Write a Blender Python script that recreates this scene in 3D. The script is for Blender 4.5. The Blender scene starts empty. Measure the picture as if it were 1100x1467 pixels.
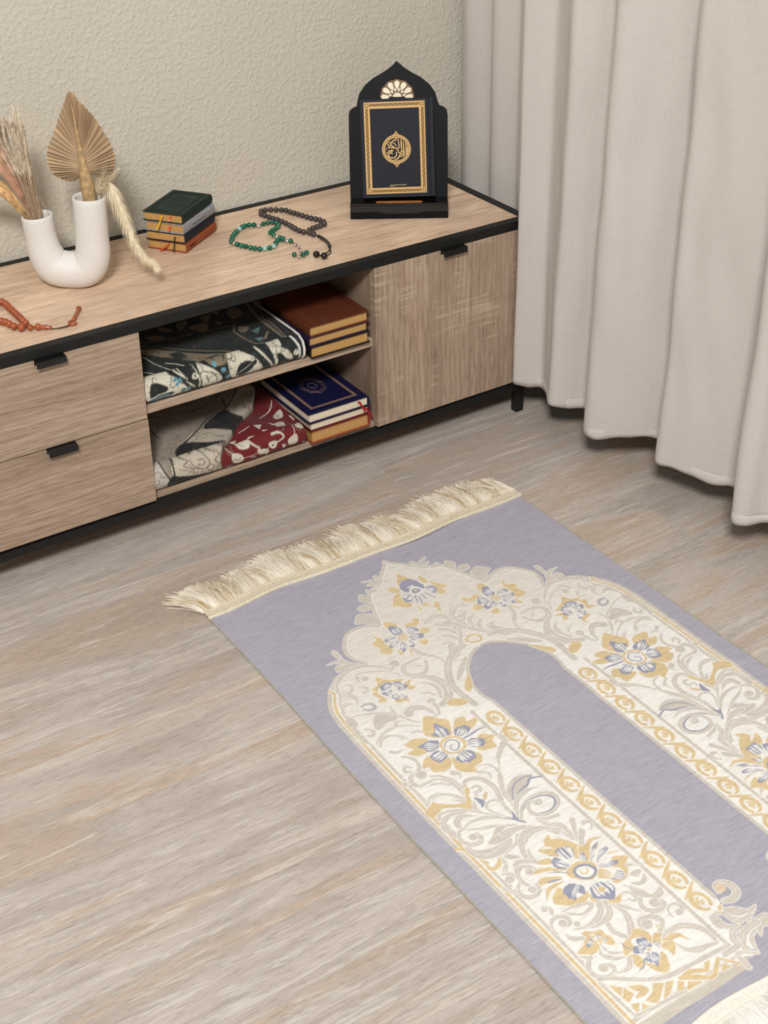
import bpy, bmesh, math, random
import numpy as np
from mathutils import Matrix, Vector, noise
random.seed(5); rng=np.random.default_rng(5)
SC=bpy.context.scene; COL=SC.collection
R=math.radians
# ------------------------------------------------------------------ helpers
def lin(c):
    c=np.asarray(c,float)/255.0
    return np.where(c<=0.04045,c/12.92,((c+0.055)/1.055)**2.4)
def rgba(c): return tuple(float(v) for v in lin(c))+(1.0,)
def setp(o,label=None,cat=None,group=None,kind=None):
    if label:o['label']=label
    if cat:o['category']=cat
    if group:o['group']=group
    if kind:o['kind']=kind
    return o
def thing(name,label,cat,loc=(0,0,0),rot=(0,0,0),group=None):
    o=bpy.data.objects.new(name,None);COL.objects.link(o)
    o.empty_display_size=.05;o.location=loc;o.rotation_euler=rot
    return setp(o,label,cat,group)
def mesh(name,V,F,mat,parent=None,smooth=True,col=None,label=None,off=None):
    V=np.asarray(V,float)
    if off is not None:V=V-np.asarray(off,float)
    me=bpy.data.meshes.new(name);me.from_pydata(V.tolist(),[],F if isinstance(F,list) else F.tolist());me.update()
    o=bpy.data.objects.new(name,me);COL.objects.link(o)
    if mat:me.materials.append(mat)
    if smooth:me.polygons.foreach_set('use_smooth',[True]*len(me.polygons))
    if col is not None:
        a=me.color_attributes.new('col','FLOAT_COLOR','POINT')
        c=np.ones((len(V),4),np.float32);c[:,:3]=col;a.data.foreach_set('color',c.ravel())
    if parent is not None:o.parent=parent
    if label:o['label']=label
    return o
def grid_faces(nu,nv,wrapu=False,base=0):
    i=np.arange(nu if wrapu else nu-1);j=np.arange(nv-1);I,J=np.meshgrid(i,j,indexing='ij')
    I2=(I+1)%nu
    return np.stack([I*nv+J,I2*nv+J,I2*nv+J+1,I*nv+J+1],-1).reshape(-1,4)+base
class MB:
    def __init__(s):s.V=[];s.F=[]
    def add(s,V,F):
        b=len(s.V);s.V+= [tuple(map(float,v)) for v in V];s.F+=[[int(i)+b for i in f] for f in F]
    def box(s,x0,x1,y0,y1,z0,z1,M=None):
        V=[(x,y,z) for x in (x0,x1) for y in (y0,y1) for z in (z0,z1)]
        if M:V=[tuple(M(*v)) for v in V]
        s.add(V,[(0,1,3,2),(4,6,7,5),(0,4,5,1),(2,3,7,6),(0,2,6,4),(1,5,7,3)])
    def prism(s,pts,y0,y1,M=None):
        n=len(pts);V=[(a,y0,b) for a,b in pts]+[(a,y1,b) for a,b in pts]
        if M:V=[tuple(M(*v)) for v in V]
        s.add(V,[list(range(n)),list(range(2*n-1,n-1,-1))]+[(i,i+n,(i+1)%n+n,(i+1)%n) for i in range(n)])
    def tube(s,P,r,n=8,cap=True):
        P=[Vector(p) for p in P];k=len(P)
        rr=r if hasattr(r,'__len__') else [r]*k
        T=[(P[min(i+1,k-1)]-P[max(i-1,0)]).normalized() for i in range(k)]
        up=Vector((0,0,1)) if abs(T[0].z)<.9 else Vector((1,0,0))
        a=T[0].cross(up).normalized();V=[]
        for i in range(k):
            a=(a-T[i]*a.dot(T[i])).normalized();b=T[i].cross(a)
            for j in range(n):
                t=2*math.pi*j/n;V.append(P[i]+(a*math.cos(t)+b*math.sin(t))*rr[i])
        F=[(i*n+j,i*n+(j+1)%n,(i+1)*n+(j+1)%n,(i+1)*n+j) for i in range(k-1) for j in range(n)]
        if cap:F+=[list(range(n))[::-1],list(range((k-1)*n,k*n))]
        s.add(V,F)
    def sphere(s,c,r,nu=12,nv=8,sc=(1,1,1),M=None):
        V=[];F=[]
        for j in range(nv+1):
            t=math.pi*j/nv
            for i in range(nu):
                p=2*math.pi*i/nu;v=Vector((r*sc[0]*math.sin(t)*math.cos(p),r*sc[1]*math.sin(t)*math.sin(p),r*sc[2]*math.cos(t)))
                if M:v=M@v
                V.append(Vector(c)+v)
        for j in range(nv):
            for i in range(nu):F.append((j*nu+i,(j+1)*nu+i,(j+1)*nu+(i+1)%nu,j*nu+(i+1)%nu))
        s.add(V,F)
    def out(s,name,mat,parent=None,smooth=False,bevel=0,label=None,off=None,seg=2):
        o=mesh(name,s.V,s.F,mat,parent,smooth,label=label,off=off)
        if bevel:
            m=o.modifiers.new('b','BEVEL');m.width=bevel;m.segments=seg;m.limit_method='ANGLE';m.angle_limit=R(40)
        return o
def cr(P,n=6,closed=False):
    P=[np.asarray(p,float) for p in P];k=len(P);out=[]
    rng_=range(k if closed else k-1)
    for i in rng_:
        p0=P[(i-1)%k] if closed or i>0 else 2*P[0]-P[1]
        p1=P[i];p2=P[(i+1)%k];p3=P[(i+2)%k] if closed or i+2<k else 2*P[-1]-P[-2]
        for j in range(n):
            t=j/n;out.append(.5*((2*p1)+(p2-p0)*t+(2*p0-5*p1+4*p2-p3)*t*t+(3*p1-p0-3*p2+p3)*t**3))
    if not closed:out.append(P[-1])
    return np.array(out)
# ------------------------------------------------------------------ 2-D pattern drawing (result goes to a colour attribute)
class Canvas:
    def __init__(s,w,h,ppm,bg):
        s.w,s.h,s.k=w,h,ppm;s.A=np.empty((int(h*ppm),int(w*ppm),3));s.A[:]=lin(bg);s.mask=None;s.flip=None
    def _win(s,x0,y0,x1,y1):
        H,W,_=s.A.shape
        a=max(0,int(x0*s.k)-1);b=min(W,int(x1*s.k)+2);c=max(0,int(y0*s.k)-1);d=min(H,int(y1*s.k)+2)
        if a>=b or c>=d:return None
        X,Y=np.meshgrid((np.arange(a,b)+.5)/s.k,(np.arange(c,d)+.5)/s.k);return a,b,c,d,X,Y
    def _put(s,win,M,c):
        a,b,cc,d=win[:4]
        if s.mask is not None:M=M&s.mask[cc:d,a:b]
        s.A[cc:d,a:b][M]=c if len(np.shape(c))==1 and not isinstance(c,list) else lin(c)
    def poly_mask(s,P,win):
        X,Y=win[4:];M=np.zeros(X.shape,bool);n=len(P)
        for i in range(n):
            x1,y1=P[i];x2,y2=P[(i+1)%n]
            if y1==y2:continue
            c=((y1>Y)!=(y2>Y))&(X<(x2-x1)*(Y-y1)/(y2-y1)+x1);M^=c
        return M
    def poly(s,P,c,smooth=True,edge=None):
        P=cr(P,4,True) if smooth and len(P)>3 else np.asarray(P,float)
        if edge is not None:s.path(np.vstack([P,P[:1]]),edge[0],edge[1])
        w=s._win(P[:,0].min(),P[:,1].min(),P[:,0].max(),P[:,1].max())
        if w is None:return
        s._put(w,s.poly_mask(P,w),np.asarray(lin(c)))
    def path(s,P,hw,c):
        P=np.asarray(P,float);hw=np.full(len(P),hw) if np.isscalar(hw) else np.asarray(hw,float);m=hw.max()+.6
        for i in range(len(P)-1):
            a,b=P[i],P[i+1];q=max(hw[i],hw[i+1])+.6
            w=s._win(min(a[0],b[0])-q,min(a[1],b[1])-q,max(a[0],b[0])+q,max(a[1],b[1])+q)
            if w is None:continue
            X,Y=w[4:];d=b-a;L=d@d+1e-9;t=np.clip(((X-a[0])*d[0]+(Y-a[1])*d[1])/L,0,1)
            D=np.hypot(X-a[0]-t*d[0],Y-a[1]-t*d[1]);s._put(w,D<hw[i]+(hw[i+1]-hw[i])*t,np.asarray(lin(c)))
    def stroke(s,P,w3,c,edge=None):
        Q=cr(P,5);n=len(Q);t=np.linspace(0,1,n);hw=np.interp(t,[0,.5,1],w3)/2
        if edge is not None:s.path(Q,hw+edge[0],edge[1])
        s.path(Q,hw,c)
    def disc(s,x,y,r,c,edge=None):
        if edge is not None:s.path([(x,y),(x+.01,y)],r+edge[0],edge[1])
        s.path([(x,y),(x+.01,y)],r,c)
    def sample(s,X,Y):
        H,W,_=s.A.shape;x=np.clip(X*s.k-.5,0,W-1.001);y=np.clip(Y*s.k-.5,0,H-1.001)
        i=x.astype(int);j=y.astype(int);fx=(x-i)[...,None];fy=(y-j)[...,None];A=s.A
        return A[j,i]*(1-fx)*(1-fy)+A[j,i+1]*fx*(1-fy)+A[j+1,i]*(1-fx)*fy+A[j+1,i+1]*fx*fy
    def blur(s):
        A=s.A;B=A.copy();B[1:-1,1:-1]=(A[1:-1,1:-1]*2+A[:-2,1:-1]+A[2:,1:-1]+A[1:-1,:-2]+A[1:-1,2:])/6;s.A=B
# ------------------------------------------------------------------ materials
class NT:
    def __init__(s,name):
        s.m=bpy.data.materials.new(name);s.m.use_nodes=True;s.n=s.m.node_tree.nodes;s.l=s.m.node_tree.links
        s.b=s.n['Principled BSDF'];s.o=s.n['Material Output']
    def node(s,t,**k):
        n=s.n.new(t)
        for a,b in k.items():setattr(n,a,b)
        return n
    def link(s,a,b):s.l.new(a,b)
    def coord(s,sc=(1,1,1),rot=(0,0,0),kind='Object'):
        c=s.node('ShaderNodeTexCoord');m=s.node('ShaderNodeMapping');m.inputs['Scale'].default_value=sc;m.inputs['Rotation'].default_value=rot
        s.link(c.outputs[kind],m.inputs['Vector']);return m.outputs[0]
    def noise(s,vec,scale,detail=4,rough=.5,dist=0):
        n=s.node('ShaderNodeTexNoise');n.inputs['Scale'].default_value=scale;n.inputs['Detail'].default_value=detail
        n.inputs['Roughness'].default_value=rough;n.inputs['Distortion'].default_value=dist;s.link(vec,n.inputs['Vector']);return n.outputs['Fac']
    def ramp(s,f,st):
        r=s.node('ShaderNodeValToRGB');e=r.color_ramp.elements
        while len(e)<len(st):e.new(.5)
        for i,(p,c) in enumerate(st):e[i].position=p;e[i].color=rgba(c) if len(c)==3 and max(c)>1 else tuple(c)+(1,)
        s.link(f,r.inputs[0]);return r.outputs[0]
    def mix(s,f,a,b,mode='MIX'):
        n=s.node('ShaderNodeMix',data_type='RGBA',blend_type=mode)
        if hasattr(f,'links'):s.link(f,n.inputs[0])
        else:n.inputs[0].default_value=f
        for v,i in((a,6),(b,7)):
            if hasattr(v,'links'):s.link(v,n.inputs[i])
            else:n.inputs[i].default_value=rgba(v)
        return n.outputs[2]
    def bump(s,h,st,d=.001):
        b=s.node('ShaderNodeBump');b.inputs['Strength'].default_value=st;b.inputs['Distance'].default_value=d
        s.link(h,b.inputs['Height']);s.link(b.outputs[0],s.b.inputs['Normal']);return b
    def math(s,op,a,b=None):
        n=s.node('ShaderNodeMath',operation=op)
        for v,i in((a,0),(b,1)):
            if v is None:continue
            if hasattr(v,'links'):s.link(v,n.inputs[i])
            else:n.inputs[i].default_value=v
        return n.outputs[0]
    def done(s,col=None,rough=.5,**k):
        if col is not None:
            if hasattr(col,'links'):s.link(col,s.b.inputs['Base Color'])
            else:s.b.inputs['Base Color'].default_value=rgba(col)
        if hasattr(rough,'links'):s.link(rough,s.b.inputs['Roughness'])
        else:s.b.inputs['Roughness'].default_value=rough
        for a,b in k.items():s.b.inputs[a.replace('_',' ')].default_value=b
        return s.m
def plain(name,c,rough=.5,var=.06,scale=60,bump=0,**k):
    t=NT(name);v=t.coord();f=t.noise(v,scale,3)
    c=np.array(c,float);col=t.ramp(f,[(.3,tuple(np.clip(c*(1-var),0,255))),(.7,tuple(np.clip(c*(1+var),2,255)))])
    if bump:t.bump(f,bump)
    return t.done(col,rough,**k)
def wood(name,axis,tone=1.0,saw=False):
    t=NT(name)
    s1={'x':(1.2,14,14),'z':(14,14,1.2),'y':(14,1.2,14)}[axis];s2={'x':(22,420,420),'z':(420,420,22),'y':(420,22,420)}[axis]
    v1=t.coord(s1);v2=t.coord(s2)
    a=t.noise(v1,1.0,5,.6,1.6);b=t.noise(v2,1.0,4,.65,.3)
    A=lambda c:tuple(min(255,x*tone) for x in c)
    col=t.ramp(a,[(.28,A((166,142,120))),(.45,A((190,165,141))),(.6,A((202,178,154))),(.75,A((180,154,130)))])
    fine=t.ramp(b,[(.36,(.50,.45,.42)),(.48,(.90,.89,.88)),(.6,(1.0,1.0,1.0))])
    col=t.mix(.75,col,fine,'MULTIPLY')
    # cathedral grain
    w=t.node('ShaderNodeTexWave',bands_direction={'x':'Z','z':'X','y':'X'}[axis]);w.inputs['Scale'].default_value=5
    w.inputs['Distortion'].default_value=9;w.inputs['Detail'].default_value=3;w.inputs['Detail Scale'].default_value=1.1
    t.link(t.coord({'x':(.6,1,5),'z':(5,1,.6),'y':(5,.6,1)}[axis]),w.inputs['Vector'])
    col=t.mix(t.math('MULTIPLY',t.ramp(w.outputs['Fac'],[(.35,(0,0,0)),(.9,(1,1,1))]),.28),col,A((140,114,96)))
    if axis=='z' or axis=='x':
        c_=t.node('ShaderNodeTexCoord');sp_=t.node('ShaderNodeSeparateXYZ');t.link(c_.outputs['Object'],sp_.inputs[0]);wn_=t.node('ShaderNodeTexWhiteNoise',noise_dimensions='1D')
        t.link(t.math('FLOOR',t.math('DIVIDE',sp_.outputs[0 if axis=='z' else 2],.052)),wn_.inputs['W'])
        col=t.mix(.5 if axis=='z' else .2,col,t.ramp(wn_.outputs['Value'],[(0,(.55,.53,.51)),(1,(1,1,1))]),'MULTIPLY') if name!='oak_top' else col
    if saw:
        sv=t.coord((5,5,120));s_=t.noise(sv,1.0,2,.5);pv=t.coord((15,15,6));pm=t.noise(pv,1.0,2)
        m=t.math('MULTIPLY',t.ramp(s_,[(.52,(0,0,0)),(.60,(1,1,1))]),t.ramp(pm,[(.52,(0,0,0)),(.62,(1,1,1))]))
        col=t.mix(t.math('MULTIPLY',m,.5),col,A((214,192,166)))
    t.bump(b,.25,.0006)
    return t.done(col,.5)
M={}
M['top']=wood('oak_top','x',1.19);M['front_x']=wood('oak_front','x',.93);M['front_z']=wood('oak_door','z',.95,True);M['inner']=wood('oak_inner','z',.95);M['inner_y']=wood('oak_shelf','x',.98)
M['black']=plain('black_metal',(24,24,23),.55,.05,40,Specular_IOR_Level=.3);M['black_dark']=plain('black_steel',(11,11,11),.45)
def floor_mat():
    t=NT('plank_floor');c=t.node('ShaderNodeTexCoord');sp=t.node('ShaderNodeSeparateXYZ');t.link(c.outputs['Object'],sp.inputs[0])
    wd=.235
    yy=t.math('ADD',t.math('DIVIDE',sp.outputs[1],wd),20.37);row=t.math('FLOOR',yy);fr=t.math('FRACT',yy)
    wn=t.node('ShaderNodeTexWhiteNoise',noise_dimensions='1D');t.link(row,wn.inputs['W'])
    xx=t.math('ADD',t.math('DIVIDE',sp.outputs[0],2.4),t.math('MULTIPLY',wn.outputs['Value'],7.0));ci=t.math('FLOOR',xx);fx=t.math('FRACT',xx)
    cb=t.node('ShaderNodeCombineXYZ');t.link(t.math('MULTIPLY',row,3.17),cb.inputs[0]);t.link(t.math('MULTIPLY',ci,5.3),cb.inputs[1]);t.link(wn.outputs['Value'],cb.inputs[2])
    va=t.node('ShaderNodeVectorMath',operation='ADD');t.link(c.outputs['Object'],va.inputs[0]);t.link(cb.outputs[0],va.inputs[1])
    def mp(sc):
        m=t.node('ShaderNodeMapping');m.inputs['Scale'].default_value=sc;t.link(va.outputs[0],m.inputs['Vector']);return m.outputs[0]
    a=t.noise(mp((.8,6.5,1)),1,6,.62,1.6);b=t.noise(mp((14,190,1)),1,4,.7,.5);d=t.noise(mp((3.4,42,1)),1,7,.72,2.2);e=t.noise(mp((48,420,1)),1,4,.7)
    col=t.ramp(a,[(.25,(170,153,141)),(.38,(192,174,158)),(.46,(181,171,162)),(.54,(197,187,178)),(.62,(194,174,156)),(.72,(182,172,163)),(.85,(173,155,141))])
    col=t.mix(t.math('MULTIPLY',t.ramp(d,[(.52,(0,0,0)),(.62,(1,1,1))]),.55),col,(222,215,204))
    col=t.mix(t.math('MULTIPLY',t.ramp(d,[(.3,(1,1,1)),(.42,(0,0,0))]),.35),col,(178,152,130))
    col=t.mix(.7,col,t.ramp(b,[(.30,(.78,.76,.74)),(.44,(.96,.96,.96)),(.75,(1.0,1.0,1.0))]),'MULTIPLY')
    col=t.mix(.7,col,t.ramp(e,[(.36,(.66,.64,.62)),(.47,(.95,.95,.95)),(.6,(1,1,1))]),'MULTIPLY')
    j=t.math('GREATER_THAN',fr,.005)
    col=t.mix(t.math('MULTIPLY',t.math('SUBTRACT',1.0,j),.3),col,(120,104,92))
    t.bump(b,.22,.0006)
    return t.done(col,.46)
M['floor']=floor_mat()
def wall_mat():
    t=NT('textured_plaster');v=t.coord()
    a=t.noise(v,105,3,.55,.25);b=t.noise(v,260,3,.6,.2);g=t.noise(v,3,2)
    vo=t.node('ShaderNodeTexVoronoi',feature='SMOOTH_F1');vo.inputs['Scale'].default_value=110;t.link(t.coord(),vo.inputs['Vector'])
    h=t.math('ADD',t.ramp(a,[(.45,(0,0,0)),(.78,(1,1,1))]),t.math('MULTIPLY',b,.3))
    t.bump(h,.5,.0034)
    return t.done(t.ramp(g,[(.3,(203,197,181)),(.7,(208,202,187))]),.85)
M['wall']=wall_mat()
def cloth_attr(name,rough=.8,sheen=.15,sc=(900,900,900),bs=.25,streak=None,mul=.5):
    t=NT(name);a=t.node('ShaderNodeAttribute',attribute_name='col')
    v=t.coord(sc);n=t.noise(v,1,3,.6);col=a.outputs['Color']
    if streak:
        s_=t.noise(t.coord(streak),1,4,.62,.4);col=t.mix(mul,col,t.ramp(s_,[(.30,(.78,.78,.81)),(.46,(.93,.93,.94)),(.62,(1.0,1.0,1.0))]),'MULTIPLY');t.bump(s_,bs,.0008)
    else:t.bump(n,bs,.0008)
    t.b.inputs['Sheen Weight'].default_value=sheen
    if name=='printed_cover':t.b.inputs['Specular IOR Level'].default_value=.2
    return t.done(col,rough)
M['rug']=cloth_attr('woven_rug',.62,.2,streak=(38,360,60),bs=.35,mul=.8)
M['mat']=cloth_attr('folded_mat',.8,.1)
M['printed']=cloth_attr('printed_cover',.5,0,bs=.05)
def curtain_mat():
    t=NT('curtain_cloth');v=t.coord((1,450,40));a=t.noise(v,1,2,.5);b=t.noise(t.coord((1,40,450)),1,2,.5);g=t.noise(t.coord((1,6,.6)),1,2)
    h=t.math('ADD',a,b);col=t.mix(.5,t.ramp(g,[(.3,(207,200,192)),(.7,(214,207,199))]),t.ramp(h,[(.7,(.88,.87,.86)),(1.1,(1,1,1))]),'MULTIPLY')
    t.bump(h,.12,.0005)
    t.b.inputs['Sheen Weight'].default_value=.1
    m=t.done(col,.9);tr=t.node('ShaderNodeBsdfTranslucent');t.link(col,tr.inputs[0]);mx=t.node('ShaderNodeMixShader');mx.inputs[0].default_value=.12
    t.link(t.b.outputs[0],mx.inputs[1]);t.link(tr.outputs[0],mx.inputs[2]);t.link(mx.outputs[0],t.o.inputs[0]);return m
M['curtain']=curtain_mat()
M['cream_thread']=plain('cream_thread',(226,212,180),.55,.10,90,Sheen_Weight=.2);M['band']=plain('cream_band',(222,210,184),.6,.10,420,.5)
M['edge_grey']=plain('rug_binding',(168,164,150),.8)
M['ceramic']=plain('white_ceramic',(226,221,214),.55,.008,160,.1);M['ceramic_in']=plain('vase_inside',(190,180,168),.8)
M['gloss_black']=plain('black_acrylic',(12,12,14),.12,.0)
M['board_black']=plain('black_board',(10,10,12),.5,.03,Specular_IOR_Level=.18)
M['goldm']=plain('gold_paint',(196,150,84),.4,.06);M['gold_reflection']=plain('painted_gold_reflection',(150,92,40),.4,.25,400)  # second one: colour of the reflection painted on the stand ledge
M['rosette']=plain('pearl_inlay',(244,232,205),.5,.02);M['gilt']=plain('gilt_pages',(190,148,88),.5,.10,500);M['pages']=plain('paper_pages',(226,212,186),.8,.06,600)
def leather(n,c,b=.5): return plain(n,c,.55,.12,260,b,Specular_IOR_Level=.3)
M['green']=leather('green_leather',(21,42,35),.9);M['greyl']=leather('grey_leather',(150,150,156));M['navy']=leather('navy_leather',(22,29,42));M['brownl']=leather('brown_leather',(150,76,44))
M['brown2']=leather('tan_leather',(92,46,26));M['purple']=leather('purple_leather',(38,28,54));M['blackl']=leather('black_leather',(20,19,22));M['blue']=leather('blue_cover',(17,19,56),.1);M['maroon']=leather('maroon_cover',(84,16,26),.1);M['rust']=leather('rust_cover',(150,66,46),.1)
M['cover']=leather('dark_cover',(28,30,38),.3)
M['rib_y']=plain('gold_ribbon',(226,170,50),.4);M['rib_o']=plain('orange_ribbon',(222,84,40),.4);M['rib_k']=plain('black_ribbon',(30,28,30),.5);M['rib_r']=plain('red_ribbon',(170,20,30),.4)
M['jade']=plain('green_stone',(24,92,70),.15,.35,220);M['jade_pale']=plain('pale_stone',(150,186,180),.2,.25,300);M['silver']=plain('silver_metal',(205,200,192),.25,.05,80,Metallic=.9)
M['inlaid']=plain('speckled_black_bead',(50,44,42),.3,.85,700);M['inkbead']=plain('black_bead',(24,22,24),.18,.1)
M['amber']=plain('orange_bead',(158,80,44),.22,.14,160);M['cord']=plain('brown_cord',(84,62,44),.8);M['cordk']=plain('black_cord',(20,18,18),.7)
M['leaf']=plain('dried_palm',(180,156,124),.8,.14,70);M['leafstem']=plain('palm_stem',(176,146,104),.75,.15,120,.4)
M['plume']=plain('cream_plume',(255,233,202),.85,.06,90);M['straw']=plain('dried_grass',(238,220,196),.85,.10,80);M['strawd']=plain('dark_grass_stem',(186,160,132),.85,.12,80)
M['leafb']=plain('brown_palm_strip',(196,156,128),.75,.12,60);M['leafg']=plain('golden_palm_strip',(200,166,118),.6,.25,60)
# ------------------------------------------------------------------ room
def struct(name,V,F,m):return setp(mesh(name,V,F,m,smooth=False),kind='structure')
b=MB();b.box(-4.2,1.2,-5.2,.2,-.06,0);setp(b.out('floor',M['floor']),kind='structure')
b=MB();b.box(-4.2,.30,.0,.12,0,2.6);setp(b.out('wall_back',M['wall']),kind='structure')
b=MB();b.box(.18,.30,-5.2,0,0,2.6);setp(b.out('wall_right',M['wall']),kind='structure')
# ------------------------------------------------------------------ TV stand
H=.45;D=.408;XL=-1.252;XD=-.879;XO=-.384;ZB=.0806;ZT=.431
cab=thing('tv_stand','low oak-look media cabinet with black frame, standing on the floor against the textured wall','cabinet',(XL/2,-D/2,0))
co=(XL/2,-D/2,0)
def cpart(bm,name,mat,bevel=.0012,label=None,parent=None):return bm.out(name,mat,parent or cab,bevel=bevel,label=label,off=co)
b=MB();b.box(XL+.021,-.021,-D+.0215,-.019,ZT+.001,H-.001);cpart(b,'top_panel',M['top'],.0005)
b=MB();b.box(XL,0,-D,-D+.021,ZT,H);b.box(XL,0,-.019,0,ZT,H);b.box(XL,XL+.0205,-D+.021,-.019,ZT,H);b.box(-.0205,0,-D+.021,-.019,ZT,H);cpart(b,'top_frame',M['black'],.0015,'black metal rim round the top')
b=MB();b.box(XL,0,-D,-D+.02,.059,.0742);b.box(XL,0,-.03,-.01,.059,.0742);b.box(XL,XL+.02,-D+.02,-.03,.059,.0742);b.box(-.02,0,-D+.02,-.03,.059,.0742);cpart(b,'base_frame',M['black'],.001,'black metal rail under the cabinet')
for x in (XL+.005,-.025):
    for y in (-.403,-.03):
        b=MB();b.box(x,x+.020,y,y+.018,0,.059);cpart(b,'leg',M['black_dark'],.001)
b=MB();b.box(XL+.004,XL+.019,-.392,-.012,.0745,ZT);cpart(b,'side_panel',M['inner'])
b=MB();b.box(-.019,-.004,-.392,-.012,.0745,ZT);cpart(b,'side_panel',M['inner'])
b=MB();b.box(XD-.015,XD,-.392,-.012,.0885,ZT);cpart(b,'divider',M['inner'])
b=MB();b.box(XO,XO+.015,-.392,-.012,.0885,ZT);cpart(b,'divider',M['inner'])
b=MB();b.box(XL+.019,-.019,-.392,-.012,.0745,.0885);cpart(b,'bottom_panel',M['inner_y'],.0006)
b=MB();b.box(XD,XO,-.394,-.012,.258,.275);cpart(b,'shelf',M['inner_y'],.0006)
b=MB();b.box(XL+.004,-.004,-.012,-.004,.0745,ZT);cpart(b,'back_panel',M['inner'])
def handle(x0,x1,z,par):
    b=MB();b.box(x0,x1,-D-.014,-D+.004,z-.003,z);b.box(x0,x1,-D-.014,-D-.0115,z-.012,z-.003);b.box(x0,x1,-D-.001,-D+.0005,z-.010,z-.003)
    b.out('handle',M['black_dark'],par,bevel=.0006,off=co,label='black metal pull')
for z0,z1,xr in ((ZB,.2545,XD+.001),(.2568,ZT-.001,XD)):
    b=MB();b.box(XL+.002,xr,-D,-.3925,z0,z1);d=cpart(b,'drawer_front',M['front_x'],.0008);d.name='drawer'
    handle(-1.074,-1.020,z1+.0005 if z0>.2 else z1+.001,d)
b=MB();b.box(XO,-.002,-D,-.3925,ZB,ZT-.001);d=cpart(b,'door',M['front_z'],.0008);handle(-.229,-.173,ZT+.0005,d)
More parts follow.
